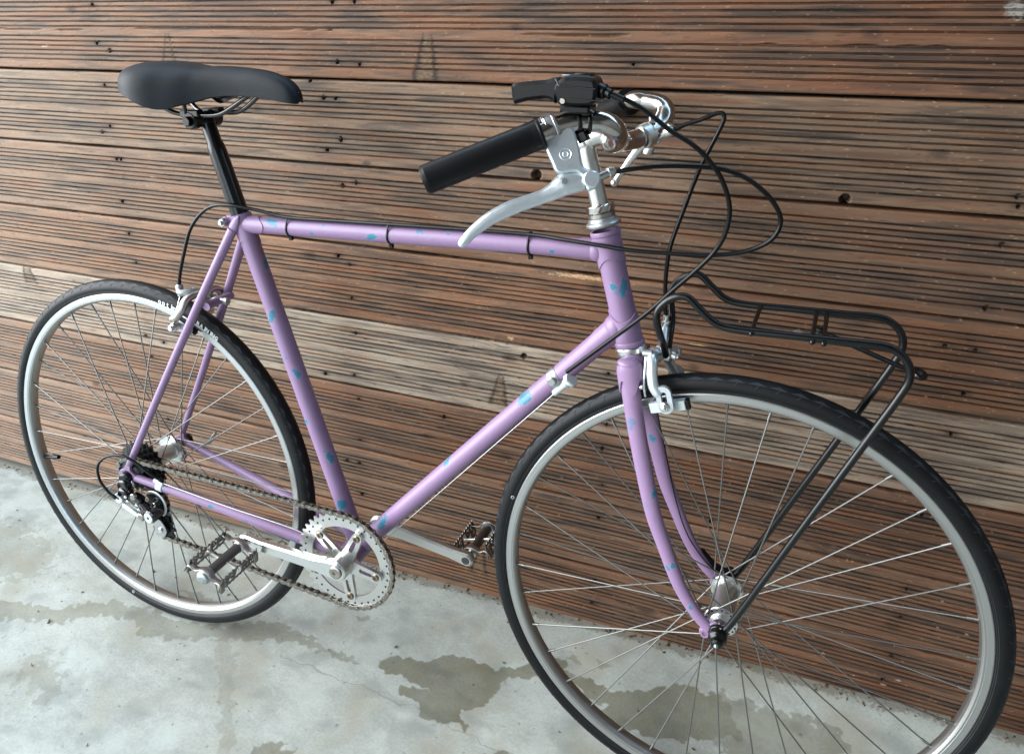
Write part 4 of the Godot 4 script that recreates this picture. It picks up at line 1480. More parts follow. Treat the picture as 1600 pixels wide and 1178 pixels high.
func build_lever(_axis: Vector3) -> void:
	var L := part(bike, "brake_lever", steer)
	var c0 := Vector3(0.7833, 0.649, 0.107)
	var B := Basis(Vector3(-0.8271, -0.3665, 0.4261), Vector3(0.4577, -0.8792, 0.1322), Vector3(0.3262, 0.3043, 0.895)).orthonormalized()
	# local axes: x along the grip, y from the bar down and forward, z towards the viewer
	var at := Transform3D(B, c0)
	var st := begin()
	prism(st, round2(v2([17, 8, 4, 10, -15, 9, -14.5, 32, -10.7, 53, -15.2, 60, -20.5, 68, -19.5, 76, -12, 81, -5.5, 80, -7, 68, -2, 57, 17.3, 51, 19.4, 37, 20, 20]), 3), 0.017, at * Transform3D(Basis(), Vector3(0, 0, 0.001)), 0.0022)
	add(L, "lever_body", st, mats["lever_alloy"])
	st = begin()
	for z in [0.0]:
		lathe(st, [Vector2(0.0119, -0.0075), Vector2(0.0140, -0.0075), Vector2(0.0146, -0.0065), Vector2(0.0146, 0.0065), Vector2(0.0140, 0.0075), Vector2(0.0119, 0.0075)], at * Transform3D(Basis(Vector3(0, 1, 0), PI / 2), Vector3(0.006, 0, 0)), 32)
	prism(st, v2([-4, 6, -3, 14, 15, 10, 15, 2]), 0.019, at, 0.001)
	add(L, "lever_clamp", st, mats["alloy_dull"])
	st = begin()
	for q in [[10.5, 1], [1.5, 1]]:
		lathe_smooth(st, [Vector2(0.0148, -0.0008), Vector2(0.0154, 0.0), Vector2(0.0148, 0.0008)], at * Transform3D(Basis(Vector3(0, 1, 0), PI / 2), Vector3(q[0] * 0.001, 0, 0)), 28)
	add(L, "clamp_ridge", st, mats["alloy_bright"])
	# round badge pressed into the body and the pivot rivet
	st = begin()
	lathe(st, [Vector2(0.0056, 0.0), Vector2(0.0064, 0.0006), Vector2(0.0070, 0.0)], at * Transform3D(Basis(), Vector3(0.0025, 0.035, 0.0094)), 24)
	lathe(st, [Vector2(0.0018, 0.0), Vector2(0.0028, 0.0005), Vector2(0.0036, 0.0)], at * Transform3D(Basis(), Vector3(0.0025, 0.035, 0.0094)), 20)
	add(L, "round_badge", st, mats["lever_alloy"])
	# blade
	st = begin()
	var top := [Vector3(8, 61, 0), Vector3(-4, 66, 0), Vector3(4, 68, 0), Vector3(18, 66, 0), Vector3(38, 67.5, 0), Vector3(60, 67, 0), Vector3(82, 66.5, 0), Vector3(106, 69, 0), Vector3(127, 75, 0), Vector3(142, 82, 0), Vector3(147.5, 84.5, 0)]
	var P := []
	var R := []
	var src := [[-6.0, 68.0, 11.0], [4.0, 66.0, 12.5], [16.0, 64.5, 13.0], [28.0, 67.0, 10.0], [42.0, 68.0, 8.0], [60.0, 67.2, 8.0], [82.0, 66.8, 8.6], [106.0, 69.2, 7.8], [127.0, 75.2, 6.6], [140.0, 81.0, 5.6], [146.0, 84.0, 4.0], [148.0, 85.0, 1.5]]
	for e in src:
		P.append(at * Vector3(e[0] * 0.001, e[1] * 0.001, -0.0005))
		R.append(e[2] * 0.001)
	var fineP := curve(P, 4)
	var fineR := []
	for i in fineP.size():
		var t := float(i) / 4.0
		var k := mini(int(t), R.size() - 2)
		fineR.append(lerpf(R[k], R[k + 1], t - k))
	tube(st, fineP, fineR, 18, true, 0.62, 1.0, B.z)
	add(L, "lever_blade", st, mats["lever_alloy"])
	st = begin()
	lathe(st, [Vector2(0.0, 0.0008), Vector2(0.0030, 0.0008), Vector2(0.0036, 0.0)].map(func(p): return p), at * Transform3D(Basis(), Vector3(0.0145, 0.0615, 0.0076)), 18)
	add(L, "pivot_rivet", st, mats["alloy_dull"])
	# knuckle and cable barrel at the front
	st = begin()
	rod(st, at * Vector3(-0.014, 0.071, -0.0095), at * Vector3(-0.014, 0.071, 0.0112), 0.0098, 24)
	add(L, "lever_knuckle", st, mats["lever_alloy"])
	st = begin()
	rod(st, at * Vector3(-0.020, 0.071, -0.012), at * Vector3(-0.045, 0.0685, -0.016), 0.0046, 14)
	rod(st, at * Vector3(-0.036, 0.0692, -0.0145), at * Vector3(-0.043, 0.0688, -0.0158), 0.0062, 14)
	add(L, "cable_barrel", st, mats["alloy"])


func build_far_lever() -> void:
	var L := part(bike, "brake_lever", steer * Transform3D(Basis(), Vector3(0.0095, 0.0055, 0.045)))
	var st := begin()
	# clamp ring round the bar
	lathe(st, [Vector2(0.0126, -0.007), Vector2(0.0152, -0.007), Vector2(0.0160, -0.005), Vector2(0.0160, 0.005), Vector2(0.0152, 0.007), Vector2(0.0126, 0.007)], along(Vector3(0.8400, 0.6165, -0.1075), Vector3(0.58, 0.35, -0.73)), 28)
	add(L, "lever_clamp", st, mats["alloy"])
	st = begin()
	tube(st, curve([Vector3(0.827, 0.624, -0.124), Vector3(0.834, 0.616, -0.124), Vector3(0.846, 0.609, -0.122), Vector3(0.856, 0.612, -0.118)], 5), [0.007, 0.008, 0.0085, 0.009, 0.0092, 0.0094, 0.0095, 0.0095, 0.0095, 0.0095, 0.0092, 0.009, 0.0085, 0.0075, 0.0065, 0.0055], 16, true, 1.0, 0.7, Vector3(0, 0, 1))
	tube(st, curve([Vector3(0.838, 0.628, -0.122), Vector3(0.848, 0.630, -0.122), Vector3(0.857, 0.627, -0.119)], 4), [0.006, 0.0065, 0.007, 0.007, 0.007, 0.007, 0.0065, 0.006, 0.005], 14, true, 1.0, 0.7, Vector3(0, 0, 1))
	add(L, "lever_body", st, mats["lever_alloy"])
	st = begin()
	hexnut(st, Vector3(0.8435, 0.602, -0.118), Vector3(0.8415, 0.591, -0.118), 0.0066)
	add(L, "lever_bolt", st, mats["alloy_bright"])
	st = begin()
	hexnut(st, Vector3(0.846, 0.637, -0.112), Vector3(0.848, 0.638, -0.108), 0.0060)
	add(L, "lever_bolt", st, mats["alloy_bright"])
	st = begin()
	tube(st, curve([Vector3(0.842, 0.612, -0.126), Vector3(0.830, 0.600, -0.128), Vector3(0.8175, 0.583, -0.129), Vector3(0.8066, 0.566, -0.128), Vector3(0.7985, 0.552, -0.126)], 5), [0.009, 0.0085, 0.008, 0.0076, 0.0072, 0.0068, 0.0064, 0.006, 0.0058, 0.0055, 0.0052, 0.005, 0.0048, 0.0046, 0.0044, 0.0043, 0.0042, 0.0041, 0.004, 0.004, 0.004], 14, true, 0.7, 1.0, Vector3(0, 0, 1))
	ball(st, Vector3(0.7970, 0.5490, -0.1255), 0.0058, 14)
	add(L, "lever_blade", st, mats["alloy_bright"])
	st = begin()
	rod(st, Vector3(0.850, 0.612, -0.114), Vector3(0.866, 0.621, -0.1105), 0.0040, 12)
	rod(st, Vector3(0.863, 0.619, -0.111), Vector3(0.8755, 0.6262, -0.1095), 0.0066, 16)
	hexnut(st, Vector3(0.868, 0.626, -0.108), Vector3(0.870, 0.633, -0.107), 0.0045)
	add(L, "cable_barrel", st, mats["alloy"])


func build_shifter() -> void:
	var s := part(bike, "gear_shifter", steer)
	var w := 0.098
	var at := Transform3D(Basis(), Vector3(0, 0, w))
	# pod
	var st := begin()
	prism(st, round2(v2([786, 697, 800, 701.5, 824, 701, 829, 697, 830.5, 689, 829, 678, 821, 672, 792, 672, 786, 676, 781.5, 688]), 3), 0.034, at, 0.0035)
	add(s, "pod", st, mats["black_plastic"])
	st = begin()
	prism(st, round2(v2([788, 699.5, 800, 703.8, 822, 703.2, 827, 699.5, 822, 696, 790, 696]), 3), 0.024, at * Transform3D(Basis(), Vector3(0, 0, -0.002)), 0.003)
	add(s, "pod_cover", st, mats["black_satin"])
	# parting lines moulded into the pod
	st = begin()
	for q in [[0.789, 0.6925, 0.8295, 0.6905], [0.800, 0.6790, 0.830, 0.6785]]:
		tube(st, [Vector3(q[0], q[1], w + 0.0170), Vector3(q[2], q[3], w + 0.0170)], 0.0009, 6)
	tube(st, [Vector3(0.789, 0.6925, w + 0.0168), Vector3(0.7835, 0.6995, w + 0.0150)], 0.0009, 6)
	add(s, "parting_line", st, mats["black_gloss"])
	st = begin()
	block(st, Vector3(0.034, 0.009, 0.030), Transform3D(Basis(), Vector3(0.806, 0.6675, w)), 0.003)
	add(s, "pod_foot", st, mats["black_plastic"])
	st = begin()
	block(st, Vector3(0.020, 0.005, 0.016), Transform3D(Basis(), Vector3(0.812, 0.7030, w)), 0.002)
	add(s, "pod_knob", st, mats["black_plastic"])
	# thumb paddle reaching back
	st = begin()
	prism(st, round2(v2([787, 699.5, 770, 697.5, 750, 695.5, 733, 692.5, 731.5, 684, 734.5, 671.5, 742, 672.5, 757, 676, 775, 677.5, 785, 674]), 4), 0.021, at * Transform3D(Basis(), Vector3(0, 0, 0.004)), 0.004)
	add(s, "paddle", st, mats["black_plastic"])
	# pale window on top and the cross-head screw
	st = begin()
	lathe(st, [Vector2(0.0, 0.0006), Vector2(0.0042, 0.0006), Vector2(0.0048, 0.0)].map(func(p): return p), Transform3D(Basis(Vector3(0.0125, 0.0, 0), Vector3(0, 0, -0.006), Vector3(0, 1, 0)) * Basis.from_scale(Vector3(80, 166, 1)), Vector3(0.7945, 0.7035, w + 0.010)), 20)
	add(s, "gear_window", st, mats["reflector"])
	st = begin()
	rod(st, Vector3(0.7935, 0.6765, w + 0.017), Vector3(0.7935, 0.6765, w + 0.0186), 0.0032, 16)
	add(s, "pod_screw", st, mats["steel"])
	# twin bands that hold it to the bar
	st = begin()
	for q in [[0.8045, 0.6525, 0.0942, Vector3(-0.84, -0.12, 0.52)], [0.8165, 0.6535, 0.0890, Vector3(-0.93, 0.0, 0.38)]]:
		lathe(st, [Vector2(0.0117, -0.0022), Vector2(0.0142, -0.0022), Vector2(0.0146, -0.0014), Vector2(0.0146, 0.0014), Vector2(0.0142, 0.0022), Vector2(0.0117, 0.0022)], along(Vector3(q[0], q[1], q[2]), q[3]), 28)
	block(st, Vector3(0.020, 0.018, 0.020), Transform3D(Basis(Vector3(0, 0, 1), 0.1), Vector3(0.811, 0.668, w - 0.006)), 0.003)
	block(st, Vector3(0.012, 0.012, 0.012), Transform3D(Basis(Vector3(0, 0, 1), 0.5), Vector3(0.8125, 0.6375, w)), 0.002)
	add(s, "shifter_band", st, mats["black_satin"])
	st = begin()
	rod(st, Vector3(0.828, 0.6885, w), Vector3(0.8375, 0.686, w + 0.002), 0.0085, 18)
	rod(st, Vector3(0.836, 0.6865, w + 0.001), Vector3(0.8435, 0.684, w + 0.003), 0.0060, 14)
	rod(st, Vector3(0.842, 0.6845, w + 0.002), Vector3(0.858, 0.679, w + 0.002), 0.0040, 12)
	add(s, "cable_adjuster", st, mats["black_plastic"])


func v3(flat: Array) -> Array:
	var out := []
	for i in range(0, flat.size(), 3):
		out.append(Vector3(flat[i], flat[i + 1], flat[i + 2]))
	return out


func build_cables() -> void:
	var paths := {
		"shift_cable": [0.8330, 0.6869, 0.100, 0.8572, 0.6798, 0.100, 0.8799, 0.6664, 0.090, 0.9034, 0.6475, 0.080, 0.9268, 0.6324, 0.070, 0.9438, 0.6160, 0.060, 0.9604, 0.5915, 0.050, 0.9704, 0.5591, 0.040, 0.9676, 0.5278, 0.035, 0.9561, 0.5023, 0.030, 0.9354, 0.4756, 0.028, 0.9110, 0.4488, 0.030, 0.8825, 0.4172, 0.034, 0.8443, 0.3804, 0.035, 0.8114, 0.3484, 0.032, 0.7810, 0.3180, 0.026],
		"rear_brake_cable": [0.8332, 0.5940, 0.082, 0.8625, 0.6013, 0.078, 0.8936, 0.6056, 0.070, 0.9272, 0.6064, 0.060, 0.9608, 0.6037, 0.050, 0.9881, 0.5926, 0.040, 1.0134, 0.5705, 0.030, 1.0256, 0.5453, 0.020, 1.0176, 0.5219, 0.020, 0.9909, 0.5052, 0.020, 0.9518, 0.4966, 0.022, 0.9070, 0.4942, 0.024, 0.8566, 0.4932, 0.026, 0.8151, 0.4942, 0.022, 0.7676, 0.4946, 0.015, 0.7190, 0.4946, 0.008, 0.6215, 0.4915, 0.006, 0.5072, 0.4873, 0.006, 0.4175, 0.4838, 0.006, 0.3351, 0.4815, 0.007, 0.2830, 0.4885, 0.010, 0.2433, 0.4934, 0.018, 0.2082, 0.4897, 0.018, 0.1794, 0.4734, 0.016, 0.1574, 0.4462, 0.018, 0.1424, 0.4086, 0.020, 0.1299, 0.3753, 0.020, 0.1239, 0.3519, 0.020],
		"front_brake_cable": [0.8850, 0.6318, -0.0645, 0.9000, 0.6390, -0.066, 0.9185, 0.6460, -0.066, 0.9350, 0.6535, -0.067, 0.9425, 0.6535, -0.067, 0.9440, 0.6455, -0.067, 0.9372, 0.6262, -0.065, 0.9220, 0.5870, -0.055, 0.9070, 0.5330, -0.040, 0.8959, 0.4883, -0.030, 0.8928, 0.4496, -0.030, 0.8942, 0.4149, -0.030, 0.8968, 0.3887, -0.030],
		"derailleur_cable": [0.0780, 0.0035, 0.0600, 0.0569, 0.0200, 0.0680, 0.0345, 0.0366, 0.0720, 0.0076, 0.0467, 0.0750, -0.0248, 0.0397, 0.0800, -0.0420, 0.0211, 0.0850, -0.0364, -0.0025, 0.0900, -0.0181, -0.0196, 0.0920, -0.0010, -0.0290, 0.0920],
	}
	for key in paths:
		var p := part(bike, key)
		var P := curve(v3(paths[key]), 8)
		var st := begin()
		tube(st, P, 0.0028 if key != "derailleur_cable" else 0.0024, 12)
		add(p, "housing", st, mats["cable"])
		st = begin()
		var ends := [0, P.size() - 1] if key != "shift_cable" else [P.size() - 1]
		for e in ends:
			var a: Vector3 = P[e]
			var b: Vector3 = P[e + 1] if e == 0 else P[e - 1]
			rod(st, a, a + (b - a).normalized() * 0.009, 0.0031, 12)
		add(p, "ferrule", st, mats["black_plastic"])
	# zip ties round the top tube
	var dir := (Vector3(0.8243, 0.483, 0) - Vector3(0.2485, 0.4615, 0)).normalized()
	for u in [0.3365, 0.508, 0.7185]:
		var z := part(bike, "zip_tie")
		var c: Vector3 = Vector3(0.2485, 0.4615, 0) + dir * (u - 0.2485)
		var st := begin()
		var P := []
		for k in 33:
			var a := TAU * k / 32
			var d := Vector2(cos(a), sin(a))
			var rr := 0.0133 + 0.0055 * pow(maxf(d.dot(Vector2(0.28, 0.96)), 0.0), 8)
			P.append(c + Vector3(0, d.y * rr, d.x * rr))
		tube(st, P, 0.0017, 8, false, 1.0, 0.45, dir)
		add(z, "strap", st, mats["black_plastic"])
		st = begin()
		block(st, Vector3(0.0056, 0.0056, 0.0062), Transform3D(Basis(Vector3(0, 0, 1), 0.1), c + Vector3(0.001, -0.0160, 0.003)), 0.0008)
		add(z, "tie_head", st, mats["black_plastic"])


func build_rack() -> void:
	var r := part(bike, "front_rack", steer)
	var m: Material = mats["black_satin"]
	for s in [1.0, -1.0]:
		var st := begin()
		var P := v3([0.9060, 0.3545, 0.006 * s, 0.9050, 0.370, 0.018 * s, 0.9035, 0.3885, 0.036 * s, 0.8985, 0.4140, 0.047 * s, 0.9000, 0.4300, 0.048 * s, 0.9140, 0.4455, 0.048 * s, 0.9320, 0.4500, 0.048 * s, 0.9490, 0.4365, 0.048 * s, 0.9670, 0.4225, 0.048 * s, 0.9900, 0.4180, 0.048 * s, 1.0400, 0.4195, 0.048 * s, 1.1000, 0.4215, 0.048 * s, 1.1450, 0.4230, 0.048 * s, 1.1620, 0.4180, 0.048 * s, 1.1735, 0.4060, 0.048 * s, 1.1770, 0.3880, 0.048 * s, 1.1690, 0.3640, 0.048 * s, 1.1500, 0.3190, 0.0485 * s, 1.0900, 0.1790, 0.052 * s, 1.0300, 0.0390, 0.0565 * s, 1.0135, 0.0060, 0.0575 * s])
		tube(st, curve(P, 6), 0.0046, 14)
		add(r, "rail", st, m)
		st = begin()
		rod(st, Vector3(1.0120, 0.0050, 0.0535 * s), Vector3(1.0120, 0.0050, 0.0615 * s), 0.0078, 20)
		ball(st, Vector3(1.0120, 0.0050, 0.0620 * s), 0.0052, 14)
		add(r, "strut_foot", st, mats["black_gloss"])
	for u in [1.009, 1.0745, 1.0865]:
		var st := begin()
		tube(st, curve([Vector3(u, 0.4185, 0.054), Vector3(u + 0.0005, 0.4195, 0.02), Vector3(u + 0.002, 0.4205, -0.02), Vector3(u + 0.002, 0.4200, -0.048)], 4), 0.0027, 10)
		ball(st, Vector3(u, 0.4183, 0.0545), 0.0033, 12)
		add(r, "cross_bar", st, m)
	# flat lamp tongue slung under the middle, with a bored tip
	var st := begin()
	tube(st, [Vector3(1.076, 0.4150, 0.0), Vector3(1.100, 0.4075, 0.0), Vector3(1.145, 0.3920, 0.0), Vector3(1.186, 0.3790, 0.0)], 0.0062, 12, true, 0.9, 0.42, Vector3(0, 0, 1))
	add(r, "tongue", st, m)
	st = begin()
	lathe(st, [Vector2(0.0040, -0.0024), Vector2(0.0086, -0.0024), Vector2(0.0094, 0.0), Vector2(0.0086, 0.0024), Vector2(0.0040, 0.0024), Vector2(0.0040, -0.0024)], along(Vector3(1.1925, 0.3775, 0.0), Vector3(0.3, 0.95, 0.25)), 24)
	add(r, "tongue_eye", st, m)
	st = begin()
	rod(st, Vector3(1.081, 0.4180, 0.0), Vector3(1.081, 0.4105, 0.0), 0.0055, 14)
	add(r, "tongue_bolt", st, mats["black_gloss"])


func build_brakes() -> void:
	# front caliper
	var b := part(bike, "front_brake", steer)
	var st := begin()
	var la: Material = mats["lever_alloy"]
	tube(st, curve(v3([0.8900, 0.3560, 0.004, 0.8912, 0.3570, 0.018, 0.8935, 0.3500, 0.029, 0.8950, 0.3380, 0.0345, 0.8985, 0.3240, 0.0375, 0.9060, 0.3140, 0.0385]), 5), [0.0075, 0.0075, 0.0072, 0.007, 0.007, 0.007, 0.007, 0.007, 0.007, 0.007, 0.007, 0.007, 0.007, 0.007, 0.007, 0.007, 0.007, 0.007, 0.007, 0.007, 0.007, 0.007, 0.007, 0.007, 0.0068, 0.0062], 14, true, 1.0, 0.85, Vector3(1, 0, 0))
	var slot := Transform3D(Basis(Vector3(0, 0, 1), 0.24), Vector3(0.9135, 0.3090, 0.0385))
	var outer := []
	var inner := []
	for k in 32:
		var a := TAU * k / 32
		var c := Vector2(cos(a), sin(a))
		outer.append(Vector2(c.x * 0.0098, c.y * 0.0098 + 0.0085 * signf(c.y)))
		inner.append(Vector2(c.x * 0.0036, c.y * 0.0036 + 0.0075 * signf(c.y)))
	ring_plate(st, outer, inner, 0.006, slot)
	add(b, "caliper_arm", st, la)
	st = begin()
	tube(st, curve(v3([0.8955, 0.3560, -0.003, 0.8970, 0.3550, -0.018, 0.9000, 0.3440, -0.030, 0.9045, 0.3260, -0.0365, 0.9130, 0.3120, -0.0385]), 5), 0.007, 14, true, 1.0, 0.85, Vector3(1, 0, 0))
	ring_plate(st, outer, inner, 0.006, Transform3D(Basis(Vector3(0, 0, 1), 0.24), Vector3(0.9160, 0.3060, -0.0385)))
	add(b, "caliper_arm", st, la)
	st = begin()
	tube(st, curve(v3([0.8985, 0.3530, 0.002, 0.8990, 0.3640, -0.010, 0.8975, 0.3740, -0.022, 0.8968, 0.3800, -0.029]), 5), 0.0052, 12, true)
	tube(st, curve(v3([0.9020, 0.3490, 0.004, 0.9070, 0.3530, -0.010, 0.9120, 0.3530, -0.026]), 5), 0.0055, 12, true)
	add(b, "cable_arm", st, la)
	st = begin()
	rod(st, Vector3(0.8968, 0.3770, -0.030), Vector3(0.8968, 0.3960, -0.030), 0.0042, 12)
	hexnut(st, Vector3(0.8968, 0.3800, -0.030), Vector3(0.8968, 0.3880, -0.030), 0.0068)
	add(b, "adjuster_barrel", st, mats["alloy"])
	st = begin()
	rod(st, Vector3(0.872, 0.3490, 0.0), Vector3(0.9215, 0.3530, 0.0), 0.0040, 14)
	rod(st, Vector3(0.8830, 0.3500, 0.0), Vector3(0.8990, 0.3515, 0.0), 0.0100, 20)
	rod(st, Vector3(0.9020, 0.3520, 0.0), Vector3(0.9120, 0.3530, 0.0), 0.0092, 20)
	hexnut(st, Vector3(0.9120, 0.3530, 0.0), Vector3(0.9185, 0.3535, 0.0), 0.0068)
	hexnut(st, Vector3(0.9120, 0.3470, -0.026), Vector3(0.9200, 0.3480, -0.026), 0.0062)
	rod(st, Vector3(0.8790, 0.3590, 0.0200), Vector3(0.8920, 0.3600, 0.0200), 0.0055, 16)
	add(b, "pivot_bolt", st, mats["alloy"])
	st = begin()
	tube(st, v3([0.8830, 0.3570, 0.0215, 0.8850, 0.3380, 0.0330, 0.8860, 0.3180, 0.0350, 0.8880, 0.3060, 0.0330]), 0.0016, 8)
	rod(st, Vector3(0.8845, 0.3195, 0.0350), Vector3(0.8800, 0.3185, 0.0350), 0.0034, 10)
	add(b, "return_spring", st, mats["alloy_bright"])
	for s in [1.0, -1.0]:
		st = begin()
		block(st, Vector3(0.046, 0.0130, 0.0105), Transform3D(Basis(Vector3(0, 0, 1), 0.30), Vector3(0.9165, 0.2960, 0.0275 * s)), 0.0012)
		add(b, "pad_holder", st, mats["pale_plastic"])
		st = begin()
		block(st, Vector3(0.042, 0.0085, 0.0090), Transform3D(Basis(Vector3(0, 0, 1), 0.30), Vector3(0.9165, 0.2960, 0.0180 * s)), 0.0012)
		block(st, Vector3(0.0060, 0.0120, 0.0100), Transform3D(Basis(Vector3(0, 0, 1), 0.30), Vector3(0.9405, 0.3034, 0.0272 * s)), 0.001)
		add(b, "brake_pad", st, mats["rubber"])
		st = begin()
		rod(st, Vector3(0.9150, 0.3005, 0.030 * s), Vector3(0.9150, 0.3005, 0.0435 * s), 0.0064, 18)
		hexnut(st, Vector3(0.9150, 0.3005, 0.0430 * s), Vector3(0.9150, 0.3005, 0.0485 * s), 0.0050)
		rod(st, Vector3(0.9150, 0.3005, 0.0480 * s), Vector3(0.9150, 0.3005, 0.0510 * s), 0.0026, 10)
		add(b, "pad_nut", st, mats["alloy_bright"])
	# rear caliper, behind the seat stays
	var c := part(bike, "rear_brake")
	st = begin()
	tube(st, curve(v3([0.1700, 0.3370, 0.000, 0.1520, 0.3390, 0.012, 0.1440, 0.3330, 0.028, 0.1390, 0.3180, 0.0360, 0.1290, 0.3040, 0.0385, 0.1180, 0.2990, 0.0385]), 5), [0.0085, 0.0085, 0.0082, 0.008, 0.008, 0.0078, 0.0076, 0.0075, 0.0074, 0.0073, 0.0072, 0.0072, 0.0072, 0.0072, 0.0072, 0.0072, 0.007, 0.007, 0.007, 0.007, 0.0068, 0.0066, 0.0064, 0.006, 0.0055, 0.005], 14, true, 1.0, 0.8, Vector3(1, 0, 0))
	add(c, "caliper_arm", st, mats["steel"])
	st = begin()
	tube(st, curve(v3([0.1640, 0.3360, 0.004, 0.1600, 0.3410, -0.012, 0.1600, 0.3340, -0.028, 0.1560, 0.3180, -0.0360, 0.1480, 0.3020, -0.0385]), 5), 0.0075, 14, true, 1.0, 0.8, Vector3(1, 0, 0))
	add(c, "caliper_arm", st, mats["steel"])
	st = begin()
	tube(st, curve(v3([0.1560, 0.3380, 0.004, 0.1440, 0.3430, 0.016, 0.1320, 0.3420, 0.024, 0.1260, 0.3440, 0.022]), 5), 0.0058, 12, true)
	rod(st, Vector3(0.1262, 0.3345, 0.021), Vector3(0.1240, 0.3540, 0.020), 0.0046, 14)
	rod(st, Vector3(0.1250, 0.3450, 0.0205), Vector3(0.1240, 0.3530, 0.020), 0.0062, 14)
	add(c, "cable_arm", st, mats["alloy_dull"])
	st = begin()
	rod(st, Vector3(0.1480, 0.3330, 0.0), Vector3(0.2020, 0.3290, 0.0), 0.0042, 14)
	hexnut(st, Vector3(0.1380, 0.3400, 0.006), Vector3(0.1480, 0.3395, 0.006), 0.0072)
	rod(st, Vector3(0.1480, 0.3335, 0.0), Vector3(0.1640, 0.3325, 0.0), 0.0105, 20)
	hexnut(st, Vector3(0.1960, 0.3290, 0.0), Vector3(0.2030, 0.3285, 0.0), 0.0068)
	add(c, "pivot_bolt", st, mats["alloy_dull"])
	st = begin()
	tube(st, [Vector3(0.1250, 0.3360, 0.021), Vector3(0.1215, 0.3020, 0.034), Vector3(0.1200, 0.2920, 0.036)], 0.0008, 6)
	add(c, "brake_wire", st, mats["alloy_bright"])
	for s in [1.0, -1.0]:
		st = begin()
		block(st, Vector3(0.038, 0.0115, 0.0085), Transform3D(Basis(Vector3(0, 0, 1), -0.42), Vector3(0.1265, 0.2830, 0.0265 * s)), 0.0012)
		add(c, "pad_holder", st, mats["pale_plastic"])
		st = begin()
		block(st, Vector3(0.046, 0.0085, 0.0080), Transform3D(Basis(Vector3(0, 0, 1), -0.42), Vector3(0.1265, 0.2830, 0.0180 * s)), 0.0012)
		add(c, "brake_pad", st, mats["rubber"])
		st = begin()
		rod(st, Vector3(0.1230, 0.2870, 0.030 * s), Vector3(0.1230, 0.2870, 0.0440 * s), 0.0066, 18)
		hexnut(st, Vector3(0.1230, 0.2870, 0.0435 * s), Vector3(0.1230, 0.2870, 0.0490 * s), 0.0050)
		add(c, "pad_nut", st, mats["alloy"])


func crank_shape(st: SurfaceTool, length: float, at: Transform3D) -> void:
	# arm along +x, thick at the axle, tapering, rounded at the pedal end
	var poly := []
	for k in 13:
		var a := PI / 2 + PI * k / 12
		poly.append(Vector2(cos(a), sin(a)) * 0.0165)
	poly.append(Vector2(0.022, -0.0150))
	poly.append(Vector2(0.045, -0.0115))
	poly.append(Vector2(length - 0.03, -0.0098))
	for k in 13:
		var a := -PI / 2 + PI * k / 12
		poly.append(Vector2(length, 0) + Vector2(cos(a), sin(a)) * 0.0122)
	poly.append(Vector2(length - 0.03, 0.0098))
	poly.append(Vector2(0.045, 0.0115))
	poly.append(Vector2(0.022, 0.0150))
	prism(st, poly, 0.0135, at, 0.0030)


